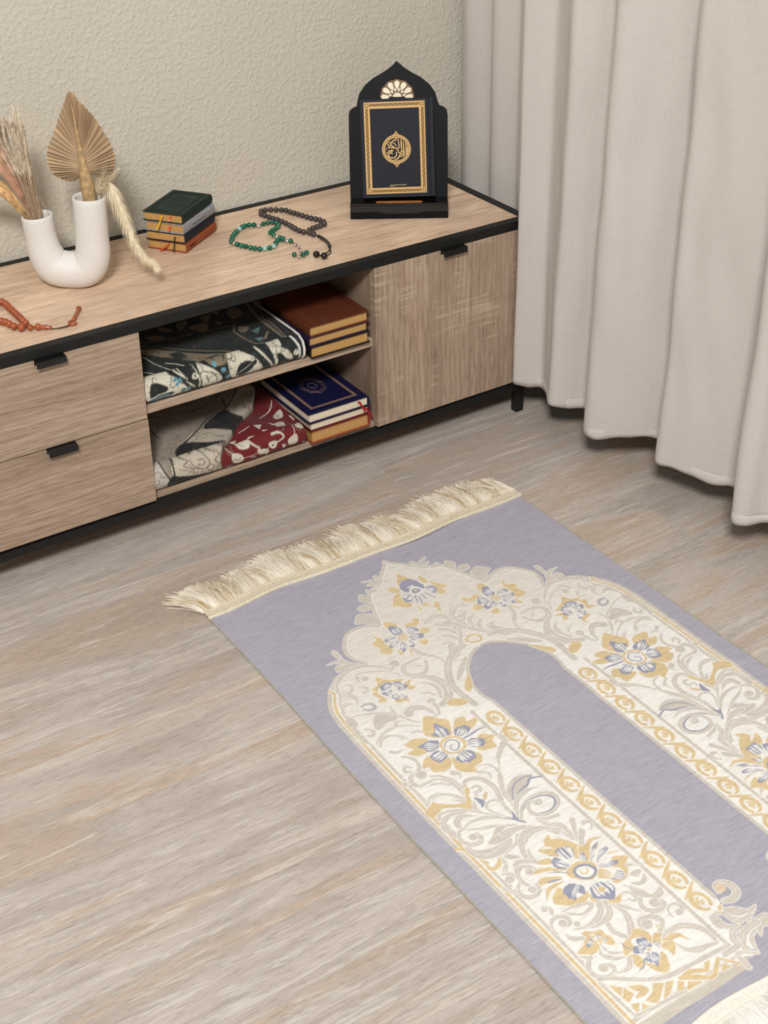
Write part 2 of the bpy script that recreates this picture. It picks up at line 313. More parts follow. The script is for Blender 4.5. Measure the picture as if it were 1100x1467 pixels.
# ------------------------------------------------------------------ prayer rug
RUGDATA="""0 1 0 605 151 618 156 610 178 597 174
0 1 0 549 155 580 163 586 171 561 168
0 1 0 556 184 591 180 602 192 582 202 561 193
0 1 0 538 204 545 213 568 215 573 228 544 236 528 234
0 1 0 500 219 517 231 530 249 509 276 491 263 484 245
0 1 0 452 282 475 275 494 283 482 311 457 303
0 1 0 411 332 433 312 457 319 476 338 476 395 445 386 418 363 399 352
0 2 0 405 431 411 461 385 477 395 508 384 533 406 553 430 540 427 522 424 495 429 473 422 452
0 2 0 483 400 510 414 510 445 488 446 478 431 475 420
0 2 0 582 433 596 451 572 478 546 469 528 457 551 447 568 454
0 2 0 576 494 597 517 572 530 555 518
0 2 0 527 549 559 563 536 581 526 566
0 2 0 440 548 432 575 443 582 447 569
0 2 0 472 569 460 602 471 593 479 566
4 0 0 491 504 478 431 498 432 513 464 505 483 479 483 477 456
4 0 0 491 504 530 466 546 469 563 498 540 508 521 499
4 0 0 491 504 518 510 558 520 555 539 524 539 510 529
4 0 0 491 504 432 484 447 477 475 489 453 498 433 497
4 0 0 491 504 423 520 445 510 471 511 452 531 432 530
4 0 0 491 504 457 534 477 524 480 542 452 572 449 562
4 0 0 491 504 499 530 510 537 499 564 485 558
0 5 0 483 489 503 486 509 512 489 522 473 508
3 2 0 492 507 8
2 1 0 7 16 7 597 465 638 467 681 506 683 547
0 2 1 687 184 692 202 706 231 717 258 700 246 678 230 645 259 652 236 666 208
0 2 1 740 240 751 253 751 286 731 282 729 261
0 2 1 752 291 769 306 794 349 767 349 769 373 745 379 741 354 751 333
0 2 1 599 246 624 245 638 269 629 286 605 273
0 2 1 598 292 625 292 611 328 625 356 619 379 593 370 578 346 560 347
0 2 1 639 366 628 421 648 399 681 422 682 463 709 414 698 398 680 416 665 384 641 403
4 0 1 682 304 655 248 676 234 705 240 722 271 722 303 709 313 695 285 672 287 655 304 645 287 644 268
4 0 1 682 304 716 318 742 313 752 338 733 357 719 338
4 0 1 682 304 624 310 641 308 655 327 634 353 614 339
2 3 1 5 5 3 665 329 647 371
2 3 1 5 5 3 672 343 657 387
2 3 1 5 5 3 688 335 685 370
2 3 1 5 5 3 703 337 715 382
0 4 1 666 292 693 288 709 313 686 330 660 321
0 3 1 671 296 689 295 701 312 683 323 666 316
3 5 1 683 307 7
2 1 0 11 22 8 682 511 723 469 750 470 784 484
2 1 0 11 16 7 639 473 668 493 683 525
2 1 0 11 17 7 626 507 656 532 672 569
2 1 0 11 18 6 614 538 645 555 657 601
2 1 0 11 17 5 609 574 631 588 640 628
2 1 0 11 18 5 582 608 609 619 616 656
2 1 0 16 18 5 590 638 588 666 569 681
2 1 0 8 16 12 685 522 677 577 643 629 602 675 564 698
2 1 0 17 19 8 725 515 694 546 682 580
2 2 1 8 9 8 662 634 687 622 712 642 701 665 674 660 659 640
2 1 0 10 17 8 156 625 178 586 217 559 257 551 297 558 338 587 369 623
2 1 0 13 8 6 244 608 253 585 279 585 324 607 360 637 376 672
3 1 0 267 615 13
3 1 0 390 603 18
2 1 0 9 12 5 379 615 351 635
2 1 0 10 21 11 476 626 439 624 409 631 394 653 398 677 420 696 450 695 470 677 485 648
2 1 0 7 13 5 440 649 462 665
2 1 0 8 36 21 393 691 429 711 457 743 466 787 450 826 427 848 399 859
2 4 0 2 5 2 414 748 433 777 423 815 412 830
2 1 0 18 15 5 484 574 497 615 519 643 533 673 524 710
2 1 0 24 22 18 602 630 589 654 546 698 507 750 486 798 482 841
2 1 0 6 17 9 409 733 432 757 436 790 419 828
2 1 0 6 12 4 377 778 401 787 411 811
3 1 0 383 825 14
2 1 0 12 11 10 383 833 379 866 368 888
2 1 0 29 22 6 287 837 304 823 329 826 350 852 357 890
0 2 0 301 628 324 660 369 682 353 691 317 670 285 675 264 698 270 740 233 737 252 724 242 691 262 686 252 668 281 665
0 2 0 360 703 391 701 373 720 383 742 359 741 356 723
0 2 0 294 756 331 774 318 799 320 782 288 771
4 0 0 320 714 285 675 319 668 326 687 308 698 281 695
4 0 0 320 714 329 682 353 691 349 711 332 707
4 0 0 320 714 328 712 359 711 359 726 335 732
4 0 0 320 714 274 705 305 704 304 719 281 725
4 0 0 320 714 287 744 308 728 314 748 300 761
4 0 0 320 714 321 738 334 762 320 767
2 6 0 9 13 8 183 725 200 722 217 732 217 752 195 752 182 739
2 1 0 6 17 8 140 666 156 648 179 657 190 682 178 707
2 1 0 10 18 7 116 723 130 696 150 688 167 699
2 1 0 6 12 7 197 603 210 620 197 645 174 643
2 1 0 5 11 11 225 638 244 647 244 668 225 672
2 1 0 4 12 5 118 750 166 759 226 792 253 824 278 871 301 894
2 1 0 3 11 6 260 770 253 799 253 824
0 1 0 185 792 207 785 253 824 233 839 207 835 174 848 161 840 171 811
2 1 0 4 12 6 291 908 244 872 197 864 158 873 129 894
2 1 0 16 11 4 223 861 234 847 255 856
2 1 0 7 12 12 133 821 149 837 143 856 127 852
2 1 0 3 10 6 251 910 268 914 281 929
2 1 0 9 12 5 133 910 153 887 182 887 200 901 208 924
0 1 0 123 742 131 784 114 807 113 856 117 886 122 898 97 866 99 804 100 762
0 2 0 319 873 349 901 373 930 361 960 340 990 292 969 274 939 293 907
0 2 0 380 947 412 937 425 952 417 966 454 966 444 985 418 999 358 1009 350 997
0 2 0 414 1034 450 1065 433 1078 428 1106 400 1105 377 1095 374 1081
0 2 0 196 947 235 940 267 956 268 972 239 977 239 1007 207 1010 183 984 210 976
0 2 0 185 1060 213 1032 236 1030 281 1067 255 1103 219 1101 202 1084 207 1067
0 2 0 290 1067 293 1098 321 1118 356 1094 367 1107 349 1137 320 1141 314 1161 279 1139 267 1110
4 0 0 318 1031 327 917 340 933 348 964 335 987 305 975 292 957 307 948
4 0 0 318 1031 350 997 371 973 404 977 406 997 388 1010 361 1011
4 0 0 318 1031 354 1049 374 1035 408 1049 411 1070 394 1083 366 1069
4 0 0 318 1031 228 975 264 972 293 986 276 1015 240 1011 239 995
4 0 0 318 1031 230 1038 250 1021 275 1029 282 1055 244 1071 236 1054
4 0 0 318 1031 293 1080 328 1062 356 1082 346 1110 318 1116 294 1102
0 2 0 285 1008 312 989 346 997 364 1031 348 1058 316 1066 286 1049
0 4 0 292 1013 315 998 341 1003 352 1029 340 1052 313 1058 293 1045
2 3 0 4 5 3 294 1020 314 1004 334 1010 341 1029 324 1050 308 1048 308 1030 323 1025
2 3 0 6 8 3 366 1022 394 1020 424 1016 452 1019
2 1 0 8 16 6 162 985 180 1001 187 1033 166 1066 137 1069 125 1093 134 1115 165 1117 192 1121 221 1138
2 1 0 8 12 8 148 1053 134 1041 145 1025 159 1037
3 1 0 167 1080 17
2 1 0 6 11 12 185 1099 209 1115 230 1149 232 1191 218 1227
2 1 0 6 10 4 165 1129 191 1139 218 1165
2 1 0 7 12 8 117 1186 136 1171 165 1175 194 1198 209 1223
2 1 0 20 11 2 249 1125 263 1138 253 1159
2 1 0 5 9 12 326 1145 354 1153 365 1183 358 1220 322 1275
2 1 0 8 11 3 311 1165 335 1184 328 1211
2 1 0 4 16 20 374 1189 405 1145 439 1119 465 1100
2 1 0 9 17 13 466 1070 465 1100
2 1 0 7 11 3 186 888 210 908 222 934
2 1 0 3 9 4 244 909 267 918 275 933
2 1 0 13 10 3 146 947 162 961 184 958
3 1 0 104 1087 9
3 1 0 112 1070 6
2 1 0 8 9 6 113 1116 116 1175
2 1 0 12 18 10 244 1188 261 1174 289 1181 307 1202 314 1242 302 1284 291 1326 293 1377
0 2 0 221 1218 244 1194 251 1204 235 1227 224 1254 205 1279 182 1252 142 1228 122 1234 92 1241 87 1215 128 1191 142 1206 168 1226 198 1241 214 1236
2 1 0 6 10 12 135 1182 162 1178 188 1193 206 1219 210 1233
2 1 0 4 10 8 188 1221 206 1239
2 1 0 6 12 6 183 1115 208 1132 223 1162 223 1202 223 1219
2 1 0 6 10 3 171 1131 198 1145 216 1166
2 1 0 7 12 6 258 1209 268 1206 278 1214 273 1230 252 1230 252 1244
0 5 0 261 1256 282 1240 281 1253 260 1272
0 3 0 238 1241 250 1255 257 1270 246 1285 233 1288 238 1274
2 1 0 9 13 4 228 1256 217 1282 222 1302
2 1 0 6 9 4 295 1310 287 1288 263 1281 245 1295 250 1321 266 1348
2 1 0 9 11 4 103 1259 119 1243 148 1247 192 1272 221 1304 259 1346
2 1 0 21 18 7 105 1329 100 1295 114 1269 147 1261 187 1278
2 1 0 19 20 3 135 1308 145 1288 170 1285 203 1306
2 1 0 5 14 6 142 1323 175 1316 214 1324 245 1342 278 1374
2 1 0 3 12 5 139 1327 175 1349 219 1366 275 1399
2 1 0 6 16 11 141 1324 121 1330 108 1358 121 1383 144 1393 160 1383 159 1364 146 1358
3 1 0 144 1366 13
2 1 0 15 14 10 358 1213 337 1246 322 1281 318 1323 307 1359 292 1393
0 1 0 328 1285 349 1260 378 1245 405 1246 437 1265 411 1284 387 1303 356 1310 331 1326 320 1321
2 3 0 3 5 3 327 1318 346 1286 373 1265 408 1259 432 1267
2 3 0 3 8 6 330 1315 369 1296 401 1289 421 1274 455 1286
0 3 0 296 1346 293 1377 304 1409 284 1388 266 1348 281 1370
2 1 0 14 14 2 312 1347 338 1320 372 1309 401 1309 424 1319
2 1 0 10 19 10 299 1387 333 1352 369 1338 407 1340 433 1359 431 1386 413 1404 386 1412 356 1407 340 1390 340 1371 352 1352
2 3 0 3 6 3 329 1358 367 1342 401 1347 425 1365 423 1389 399 1406 374 1406 358 1400
3 1 0 380 1362 14
2 1 0 8 10 8 349 1355 369 1349 383 1359
0 1 0 164 1409 187 1396 217 1374 246 1383 227 1392 209 1408 249 1401 283 1410 316 1430 337 1455 355 1484 347 1494 321 1455 291 1431 259 1419 211 1428 182 1424
2 1 0 6 17 13 338 1460 302 1448 266 1452 236 1471 219 1505 224 1534
0 1 0 102 1382 120 1410 156 1427 195 1428 230 1430 211 1454 182 1465 133 1457 107 1439 99 1418 98 1398
2 4 0 1 3 1 103 1391 117 1426 151 1444 193 1436 210 1435
2 1 0 10 10 4 250 1431 231 1452 206 1460 180 1468
0 1 0 168 1473 190 1475 210 1501 182 1495
2 2 0 7 13 4 108 1448 116 1463 110 1486
2 2 0 16 13 9 159 1474 136 1489 114 1492 111 1472
2 4 0 1 4 1 141 1470 128 1484 118 1482
2 1 0 4 9 7 162 1471 160 1498 137 1523
2 1 0 6 11 6 241 1492 235 1511 229 1527
2 1 0 4 15 15 333 1410 347 1443 360 1479
2 1 0 4 11 11 334 1408 360 1427 395 1436
0 2 0 287 1506 300 1486 324 1479 318 1496 339 1509 366 1548 365 1565 335 1595 315 1565 292 1555 274 1543 263 1507 301 1527 297 1516
0 2 0 367 1552 386 1562 411 1555 440 1570 407 1567 381 1587 355 1620 335 1606
0 2 0 226 1536 268 1550 265 1570 232 1551
0 2 0 184 1565 222 1563 256 1581 279 1607 249 1590 216 1576
0 2 0 179 1605 199 1591 224 1598 254 1621 199 1613
0 2 0 168 1661 187 1632 219 1626 247 1635 219 1637 190 1644
0 2 0 175 1681 200 1651 224 1646 232 1694 263 1699 275 1696 272 1710 241 1726 216 1714
0 2 0 280 1705 277 1724 294 1746 322 1755 351 1753 330 1770 308 1771 266 1732
0 2 0 410 1641 451 1662 429 1681 416 1706 392 1722 363 1719 352 1706 390 1715 405 1698 397 1676 359 1656 404 1653
0 2 0 406 1587 451 1594 415 1590 379 1608 359 1623 393 1595
0 2 0 423 1626 451 1637 399 1627 360 1640 393 1623
0 2 0 345 1657 365 1660 373 1682 370 1701 334 1680
4 0 0 316 1638 302 1536 338 1538 342 1549 332 1577 306 1576 297 1553
4 0 0 316 1638 264 1564 286 1556 294 1579 297 1597 282 1604 262 1585
4 0 0 316 1638 338 1592 359 1583 351 1606 335 1606
4 0 0 316 1638 355 1620 388 1586 420 1576 406 1587 379 1608 358 1622
4 0 0 316 1638 366 1633 400 1605 428 1605 419 1618 390 1627
4 0 0 316 1638 360 1645 383 1645 420 1661 399 1669 371 1659
4 0 0 316 1638 361 1701 391 1688 405 1698 391 1716 369 1712
4 0 0 316 1638 221 1660 244 1649 275 1665 278 1688 263 1699 252 1686 230 1703 221 1686
4 0 0 316 1638 292 1692 324 1692 346 1712 340 1740 316 1756 277 1724
3 2 0 313 1714 10
0 2 0 276 1611 313 1600 342 1608 356 1634 343 1662 314 1672 286 1653 270 1629
0 3 0 291 1621 312 1612 337 1620 352 1645 338 1664 309 1667 287 1646
0 4 0 297 1625 316 1620 335 1629 341 1652 318 1662 297 1648
2 2 0 3 6 3 306 1628 310 1646 327 1642 327 1630
2 3 0 2 5 2 232 1589 255 1599 277 1620
2 3 0 5 7 2 209 1614 226 1618 250 1626
2 1 0 5 16 15 368 1535 357 1481 326 1447 288 1431 255 1444 234 1470 222 1496 220 1521
2 1 0 19 17 16 218 1404 254 1405 286 1417
2 1 0 4 17 6 332 1411 344 1447 374 1467 376 1509 369 1533
2 1 0 17 14 5 416 1471 401 1496 373 1545
0 1 0 403 1515 418 1514 413 1534 396 1545 382 1562 370 1554
2 1 0 6 11 13 437 1530 451 1515 443 1498 430 1501
0 1 0 168 1471 189 1475 207 1501 178 1490
2 1 0 14 16 7 228 1534 195 1513 177 1516 165 1526
2 1 0 8 11 6 240 1493 232 1509 232 1526
2 1 0 8 16 10 212 1553 202 1538 180 1529 158 1547 154 1576 159 1591
3 1 0 192 1554 11
2 1 0 8 15 9 145 1571 125 1590 126 1616 147 1630 173 1622 180 1603
3 1 0 159 1610 12
2 1 0 8 12 4 157 1483 154 1501 133 1514
2 1 0 8 14 13 127 1522 144 1533 141 1552
3 1 0 131 1547 13
3 1 0 119 1564 5
2 1 0 8 10 5 97 1560 106 1582 125 1585
2 1 0 5 13 6 176 1714 209 1716 257 1732 241 1746 213 1748 182 1722
2 1 0 11 13 8 144 1674 156 1685 149 1705
3 1 0 142 1680 9
2 1 0 7 11 6 127 1726 153 1716 174 1732 171 1751
0 1 0 413 1714 434 1712 448 1722 427 1734 414 1728
2 1 0 3 12 17 369 1733 385 1755 396 1783
2 1 0 6 8 5 350 1753 368 1763 369 1786 357 1791 351 1778
2 1 0 6 10 3 302 1767 321 1786 340 1814 351 1831
2 1 0 12 6 2 430 1688 456 1708
2 1 0 16 18 3 276 1743 260 1770 222 1786 188 1785 162 1774
2 1 0 15 19 3 291 1753 278 1786 242 1799 201 1796
2 1 0 5 13 9 117 1764 121 1735 139 1718 164 1722 174 1742 164 1755 147 1751
3 1 0 152 1743 12
3 1 0 182 1765 9
2 1 0 4 18 22 296 1766 310 1799 302 1834 277 1872
2 1 0 15 15 10 248 1812 244 1836 254 1861 264 1876
2 1 0 8 9 2 313 1778 330 1803 350 1830
2 1 0 10 14 12 371 1798 360 1819 369 1841 392 1854 414 1846 417 1824
3 1 0 396 1829 14
2 1 0 3 11 13 331 1881 311 1861 325 1843 352 1850 366 1873 358 1900 341 1915
3 1 0 332 1866 15
0 2 0 122 1837 147 1828 168 1812 171 1796 188 1798 201 1810 219 1812 222 1831 227 1852 221 1869 205 1863 195 1848 186 1868 193 1877 178 1858 159 1863 136 1854
4 0 0 187 1838 154 1835 171 1823 181 1829 166 1841
4 0 0 187 1838 195 1821 210 1827 198 1836
4 0 0 187 1838 203 1840 215 1843 205 1854
4 0 0 187 1838 190 1853 193 1868 183 1870
4 0 0 187 1838 183 1813 188 1825 181 1820
2 4 0 3 5 3 185 1808 193 1820 190 1836 182 1863
3 2 0 187 1839 3
0 2 0 292 1862 313 1878 313 1905 299 1926 296 1898 276 1884 259 1886 251 1907 217 1915 222 1896 242 1879 264 1876
0 2 0 351 1877 353 1896 335 1924 309 1938 302 1924 323 1903 340 1901
0 2 0 317 1938 354 1933 336 1956 324 1965 312 1952
0 2 0 243 1950 260 1974 282 1971 297 1955 306 1966 286 2004 261 2006 246 1985
0 2 0 217 1919 241 1922 244 1945 234 1960 222 1965 217 1940
4 0 0 280 1930 276 1889 296 1898 298 1917 290 1929 271 1912
4 0 0 280 1930 256 1902 271 1916 278 1925 261 1931 239 1921
4 0 0 280 1930 258 1938 275 1936 260 1965 251 1954
4 0 0 280 1930 282 1941 289 1959 272 1977 261 1981 265 1960
4 0 0 280 1930 310 1916 317 1938 302 1942
2 3 0 3 4 2 237 1876 234 1892 244 1907
2 3 0 3 4 2 249 1945 233 1964 212 1967
3 2 0 280 1931 5
2 1 0 8 15 12 135 1776 140 1795 164 1809
2 1 0 6 14 6 174 1864 169 1878 180 1895 196 1908 213 1914
2 1 0 3 9 6 186 1872 197 1889 218 1900
2 1 0 3 12 3 116 1847 135 1864 154 1873
2 1 0 13 14 10 140 1867 123 1877 110 1898 115 1922 136 1937 160 1934 168 1918 155 1903
3 1 0 145 1909 13
2 1 0 3 12 14 155 1937 178 1945 203 1944 219 1925
2 1 0 11 12 11 112 1929 145 1948 181 1976 214 1998 257 2014 276 2018
1 2 0 120 1955 145 1980 124 1999
1 2 0 148 1982 155 2011 128 2025 123 2006
1 2 0 158 1984 191 2002 197 2023 177 2030 150 2026 155 2019 172 2014 160 1998
1 2 0 217 2014 240 2029 203 2055 184 2067 165 2042 198 2032
1 2 0 128 2029 150 2038 132 2056 123 2052
1 2 0 154 2043 165 2062 139 2059
2 1 0 9 9 9 107 1940 114 2061
2 1 0 9 9 9 114 2061 217 2077
2 1 0 12 13 12 216 2000 254 2019 318 2025 388 2030 460 2035
2 1 0 9 9 4 190 2069 255 2077 344 2084
1 2 0 245 2029 267 2037 233 2060 203 2067
1 2 0 271 2044 286 2054 263 2073 252 2064
1 2 0 292 2058 324 2082 272 2079
1 2 0 278 2037 323 2033 355 2054 369 2040 386 2042 357 2068 312 2044 350 2077 364 2074 406 2044 446 2092 438 2096 407 2056 365 2089 347 2089 278 2044
1 2 0 404 2068 420 2089 385 2084
2 1 0 16 18 9 334 1930 369 1917 407 1925 437 1954 444 1984 442 2015
2 1 0 7 20 3 441 2014 412 2007 381 2001 359 1983 350 1951
2 2 0 16 16 1 334 1935 372 1938 389 1967
0 2 0 315 1937 345 1942 345 1961 321 1982 320 1959
2 1 0 13 15 10 345 1903 371 1885 367 1863 340 1848 318 1855 314 1871
3 1 0 332 1869 15
2 1 0 11 17 13 380 1791 362 1815 371 1842 396 1851 419 1840 412 1827
3 1 0 398 1827 15
0 1 0 381 1744 395 1774 412 1800 427 1799 449 1795 443 1815 420 1821 398 1806 381 1789 373 1768
0 1 0 393 1739 417 1750 443 1735 441 1750 423 1764 402 1757
2 1 0 3 10 10 404 1895 407 1869 424 1856 444 1863 445 1884 430 1892
3 1 0 430 1887 11
2 1 0 19 21 17 557 1926 582 1932 606 1920 610 1893 594 1876 574 1877 569 1892
3 5 0 580 1888 14
1 2 0 530 1926 542 1932 528 1945 518 1941
0 1 0 531 1942 568 1957 584 1978 616 1979 594 1995 567 2002 542 1995 528 1973
0 4 0 534 1967 549 1988 579 1989 555 1983
0 1 0 484 1941 502 1953 503 1979 519 2000 495 1996 476 1979 476 1961
2 1 0 11 13 7 508 1942 525 1958 528 1986 544 2002
0 1 0 559 2002 584 2009 610 2011 621 2023 596 2047 576 2043 551 2062 553 2047 565 2031 549 2025
2 1 0 22 19 11 574 2022 534 2025 508 2037 487 2062 488 2082
0 4 0 544 2032 510 2048 498 2065 501 2081 515 2057
2 1 0 7 12 6 553 2038 526 2050 513 2070 504 2095
2 1 0 18 18 15 524 2008 499 2011 483 2030 480 2048 457 2051 429 2052
2 1 0 11 11 5 450 2071 466 2068 505 2096
2 1 0 11 14 14 453 2077 451 2114
2 1 0 17 27 23 639 658 586 666 522 722 483 807 487 918
0 1 0 512 786 541 778 602 720 603 706 549 741
0 2 0 509 833 563 779 546 823 515 857
0 2 0 418 858 449 853 479 886 460 900 421 880
2 1 0 8 20 10 633 469 678 500 666 570"""
RW,RL=688,1092
Lv=(174,171,183);W_=(240,238,231);B_=(211,203,191);G_=(222,199,154);LL=(158,159,178);Hh=(222,202,172);Mv=(190,185,188)
CC=[LL,B_,G_,LL,W_,Hh,Mv]
cv=Canvas(RW,RL,2,Lv)
half=[(345,40),(334,56),(319,72),(305,87),(295,99),(275,106),(262,118),(252,136),(244,157),(239,172),(232,194),(228,197),(209,187),(190,184),(170,189),(155,204),(143,223),(140,240),(143,258),(152,274),(142,273),(121,271),(99,275),(78,289),(61,308),(47,332),(40,353),(36,385)]
out_path=cr(half,4)
out_path=np.vstack([out_path,[(36,430),(36,1057),(228,1057.5),(234,1046)]])
bot=[(253,1048),(237,1022),(243,1007),(257,1002),(237,990),(241,970),(256,970),(271,962),(275,950)]
niche=cr([(275,950),(275,700),(275,490),(271,455),(270,430),(276,407),(287,386),(307,364),(327,350),(345,345)],5)
half_poly=np.vstack([out_path,bot,niche])
mir=lambda P:np.column_stack([690-np.asarray(P,float)[:,0],np.asarray(P,float)[:,1]])
win=cv._win(0,0,RW,RL);mk=np.zeros(cv.A.shape[:2],bool)
for P in (half_poly,mir(half_poly)):
    m=cv.poly_mask(P,win);mk[win[2]:win[3],win[0]:win[1]]|=m
yy=np.arange(cv.A.shape[0])[:,None]/2.0
t_=np.clip((yy-250)/250,0,1)[...,None]
bgc=lin((229,223,213))*(1-t_)+lin((243,240,233))*t_
cv.A=np.where(mk[...,None],np.broadcast_to(bgc,cv.A.shape),cv.A)
sprig=[(151,275),(136,259),(130,245),(132,222),(129,215),(123,221),(124,236),(127,246),(113,241),(99,243),(112,246),(129,259),(112,254),(106,260),(105,269),(123,268),(144,274)]
for f in (lambda P:np.asarray(P,float),mir):
    cv.path(np.vstack([f(sprig),f(sprig)[:1]]),1.2,W_);cv.poly(f(sprig),B_,False)
    cv.mask=mk
    st=f(out_path[len(out_path)-4-0:]) if False else None
    lobes=f(cr(half,4));straight=f([(36,385),(36,1057),(228,1057.5)])
    cv.path(lobes,9.5,W_);cv.path(lobes,7.5,(214,206,194))
    for hw,c in ((22,B_),(17,W_),(14,G_),(9,W_),(7,(210,202,190))):cv.path(f([(60,310),(47,332),(40,353),(36,385),(36,1057)]),hw,c)
    cv.path(f([(36,1057),(228,1057.5)]),24,B_);cv.path(f([(36,1057),(228,1057.5)]),19.5,W_);cv.path(f([(30,1057),(230,1057.5)]),16,(208,199,185))
    cv.path(f([(36,700),(36,1057)]),14,G_);cv.path(f([(36,700),(36,1057)]),9,W_);cv.path(f([(36,700),(36,1060)]),7,(210,202,190))
    cv.path(f(niche),8,W_);cv.path(f(niche),6,B_)
    cv.path(f([(229,470),(229,1018)]),3,B_)
    cv.mask=None
    for k in range(11):
        v0=946-44.3*k;u0=251.5
        A=np.linspace(-.4,5.2,26)
        ring=[(u0+11*math.cos(a+1.9),v0+15*math.sin(a+1.9)) for a in A]
        cv.path(f(ring),np.interp(np.linspace(0,1,26),[0,.3,1],[1.8,4.0,2.6]),G_)
        sp=[(u0+5*math.cos(a)*(.4+.12*a),v0+6*math.sin(a)*(.4+.12*a)) for a in np.linspace(0,4.5,14)]
        cv.path(f(sp),2.5,(226,204,160))
        if k<10:cv.stroke(f([(u0-14,v0-14),(u0-2,v0-20),(u0+4,v0-24),(u0+14,v0-30)]),(3,6.5,3),G_)
rf=np.random.default_rng(11)
def fray(P,a):
    Q=cr(P,3,True);c=Q.mean(0);d=Q-c;L=np.hypot(d[:,0],d[:,1])[:,None]+1e-6
    return Q+d/L*rf.uniform(-a,a,(len(Q),1))*np.minimum(1,L/6)
def shape(tok,f,E):
    kind,c=int(tok[0]),int(tok[1]);n=[float(x)/2 for x in tok[3:]]
    e=(1.0,W_) if c in (1,2) and E else None
    if kind<2:
        P=f(np.reshape(n,(-1,2)))
        if kind==0 and c==2:P=fray(P,.9)
        cv.poly(P,CC[c],kind==0,e)
    elif kind==3:
        P=f(np.reshape(n[:2],(-1,2)))[0];cv.disc(P[0],P[1],n[2],CC[c],e)
    elif kind==2:
        Pq=f(np.reshape(n[3:],(-1,2)));cv.stroke(Pq,n[:3],CC[c],e)
        if c==1 and max(n[:3])>4.5:cv.stroke(Pq,(.4,max(n[:3])*.16,.4),(226,219,208))
    elif kind==4:
        c0=f(np.reshape(n[:2],(-1,2)))[0];P=f(np.reshape(n[2:],(-1,2)));cv.poly(fray(P,1.3),LL)
        m=P.mean(0);d=m-c0;q=np.array([-d[1],d[0]])/(np.hypot(*d)+1e-6)
        r=np.sqrt(((P-m)**2).sum(1)).min()
        for s_ in (-.7,-.2,.3,.75):
            j1,j2,j3=rf.uniform(-.15,.15,3);cv.stroke([c0+d*(.5+j1)+q*r*s_*.6,m+q*r*(s_+j2),m+d*.2*(1.5-abs(s_)+j3)+q*r*s_*.9],(.5,r*.34,.4),W_)
for f in (lambda P:np.asarray(P,float),mir):
    for l in RUGDATA.strip().split('\n'):
        tk=l.split()
        if tk[2]=='1' and f is mir:continue
        shape(tk,f,True)
cv.blur()
# woven yarn streaks along the weft, all over the cloth
wr=np.random.default_rng(21);Hc,Wc=cv.A.shape[:2];yarn=np.ones((Hc,Wc))
for rws in range(0,Hc,2):
    x=0
    while x<Wc:
        Ls=int(wr.uniform(8,46));yarn[rws:rws+2,x:x+Ls]=1+wr.normal(0,.055);x+=Ls
cv.A*=yarn[...,None]
RO=np.array([-.91846,-.67608]);PH=.01188
Uv=np.array([math.cos(PH),math.sin(PH)]);Vv=np.array([math.sin(PH),-math.cos(PH)])
def rugxy(u,v):return RO[0]+(Uv[0]*u+Vv[0]*v)/1000,RO[1]+(Uv[1]*u+Vv[1]*v)/1000
def rugz(u,v):
    z=.0028+.0009*np.sin(u/95+v/170)+.0007*np.sin(v/60+1)*np.exp(-u/90)+.0006*np.sin(u/40)*np.exp(-v/60)
    return z+.0012*np.exp(-((v-u*.35-380)/26)**2)
nu,nv=689,1093
ue=np.concatenate([[0],np.linspace(0,RW,nu),[RW]]);ve=np.concatenate([[0],np.linspace(0,RL,nv),[RL]])
Ug,Vg=np.meshgrid(ue,ve,indexing='ij');Wob=1.6*np.sin(Vg/120)*np.exp(-Ug/120)-1.2*np.sin(Vg/150+1)*np.exp(-(RW-Ug)/120)
X,Y=rugxy(Ug+Wob,Vg);Z=rugz(Ug,Vg);Z[0,:]=Z[-1,:]=.0003;Z[:,0]=Z[:,-1]=.0003
colr=cv.sample(Ug,Vg)
rugc=np.array([*rugxy(RW/2,RL/2),0])
rug=thing('prayer_rug','lavender fringed prayer rug with cream arch and gold flowers, flat on the floor','rug',tuple(rugc))
mesh('rug_cloth',np.stack([X,Y,Z],-1).reshape(-1,3),grid_faces(nu+2,nv+2)[:,::-1],M['rug'],rug,col=colr.reshape(-1,3),off=rugc)
for uu in (-.5,RW+.5):
    b=MB();b.tube([(*rugxy(uu+1.6*math.sin(v/120)*(uu<1)-1.2*math.sin(v/150+1)*(uu>1),v),.0022) for v in np.linspace(6,RL-6,110)],.0016,6);b.out('side_binding',M['edge_grey'],rug,True,off=rugc,label='thin grey overlocked side edge')
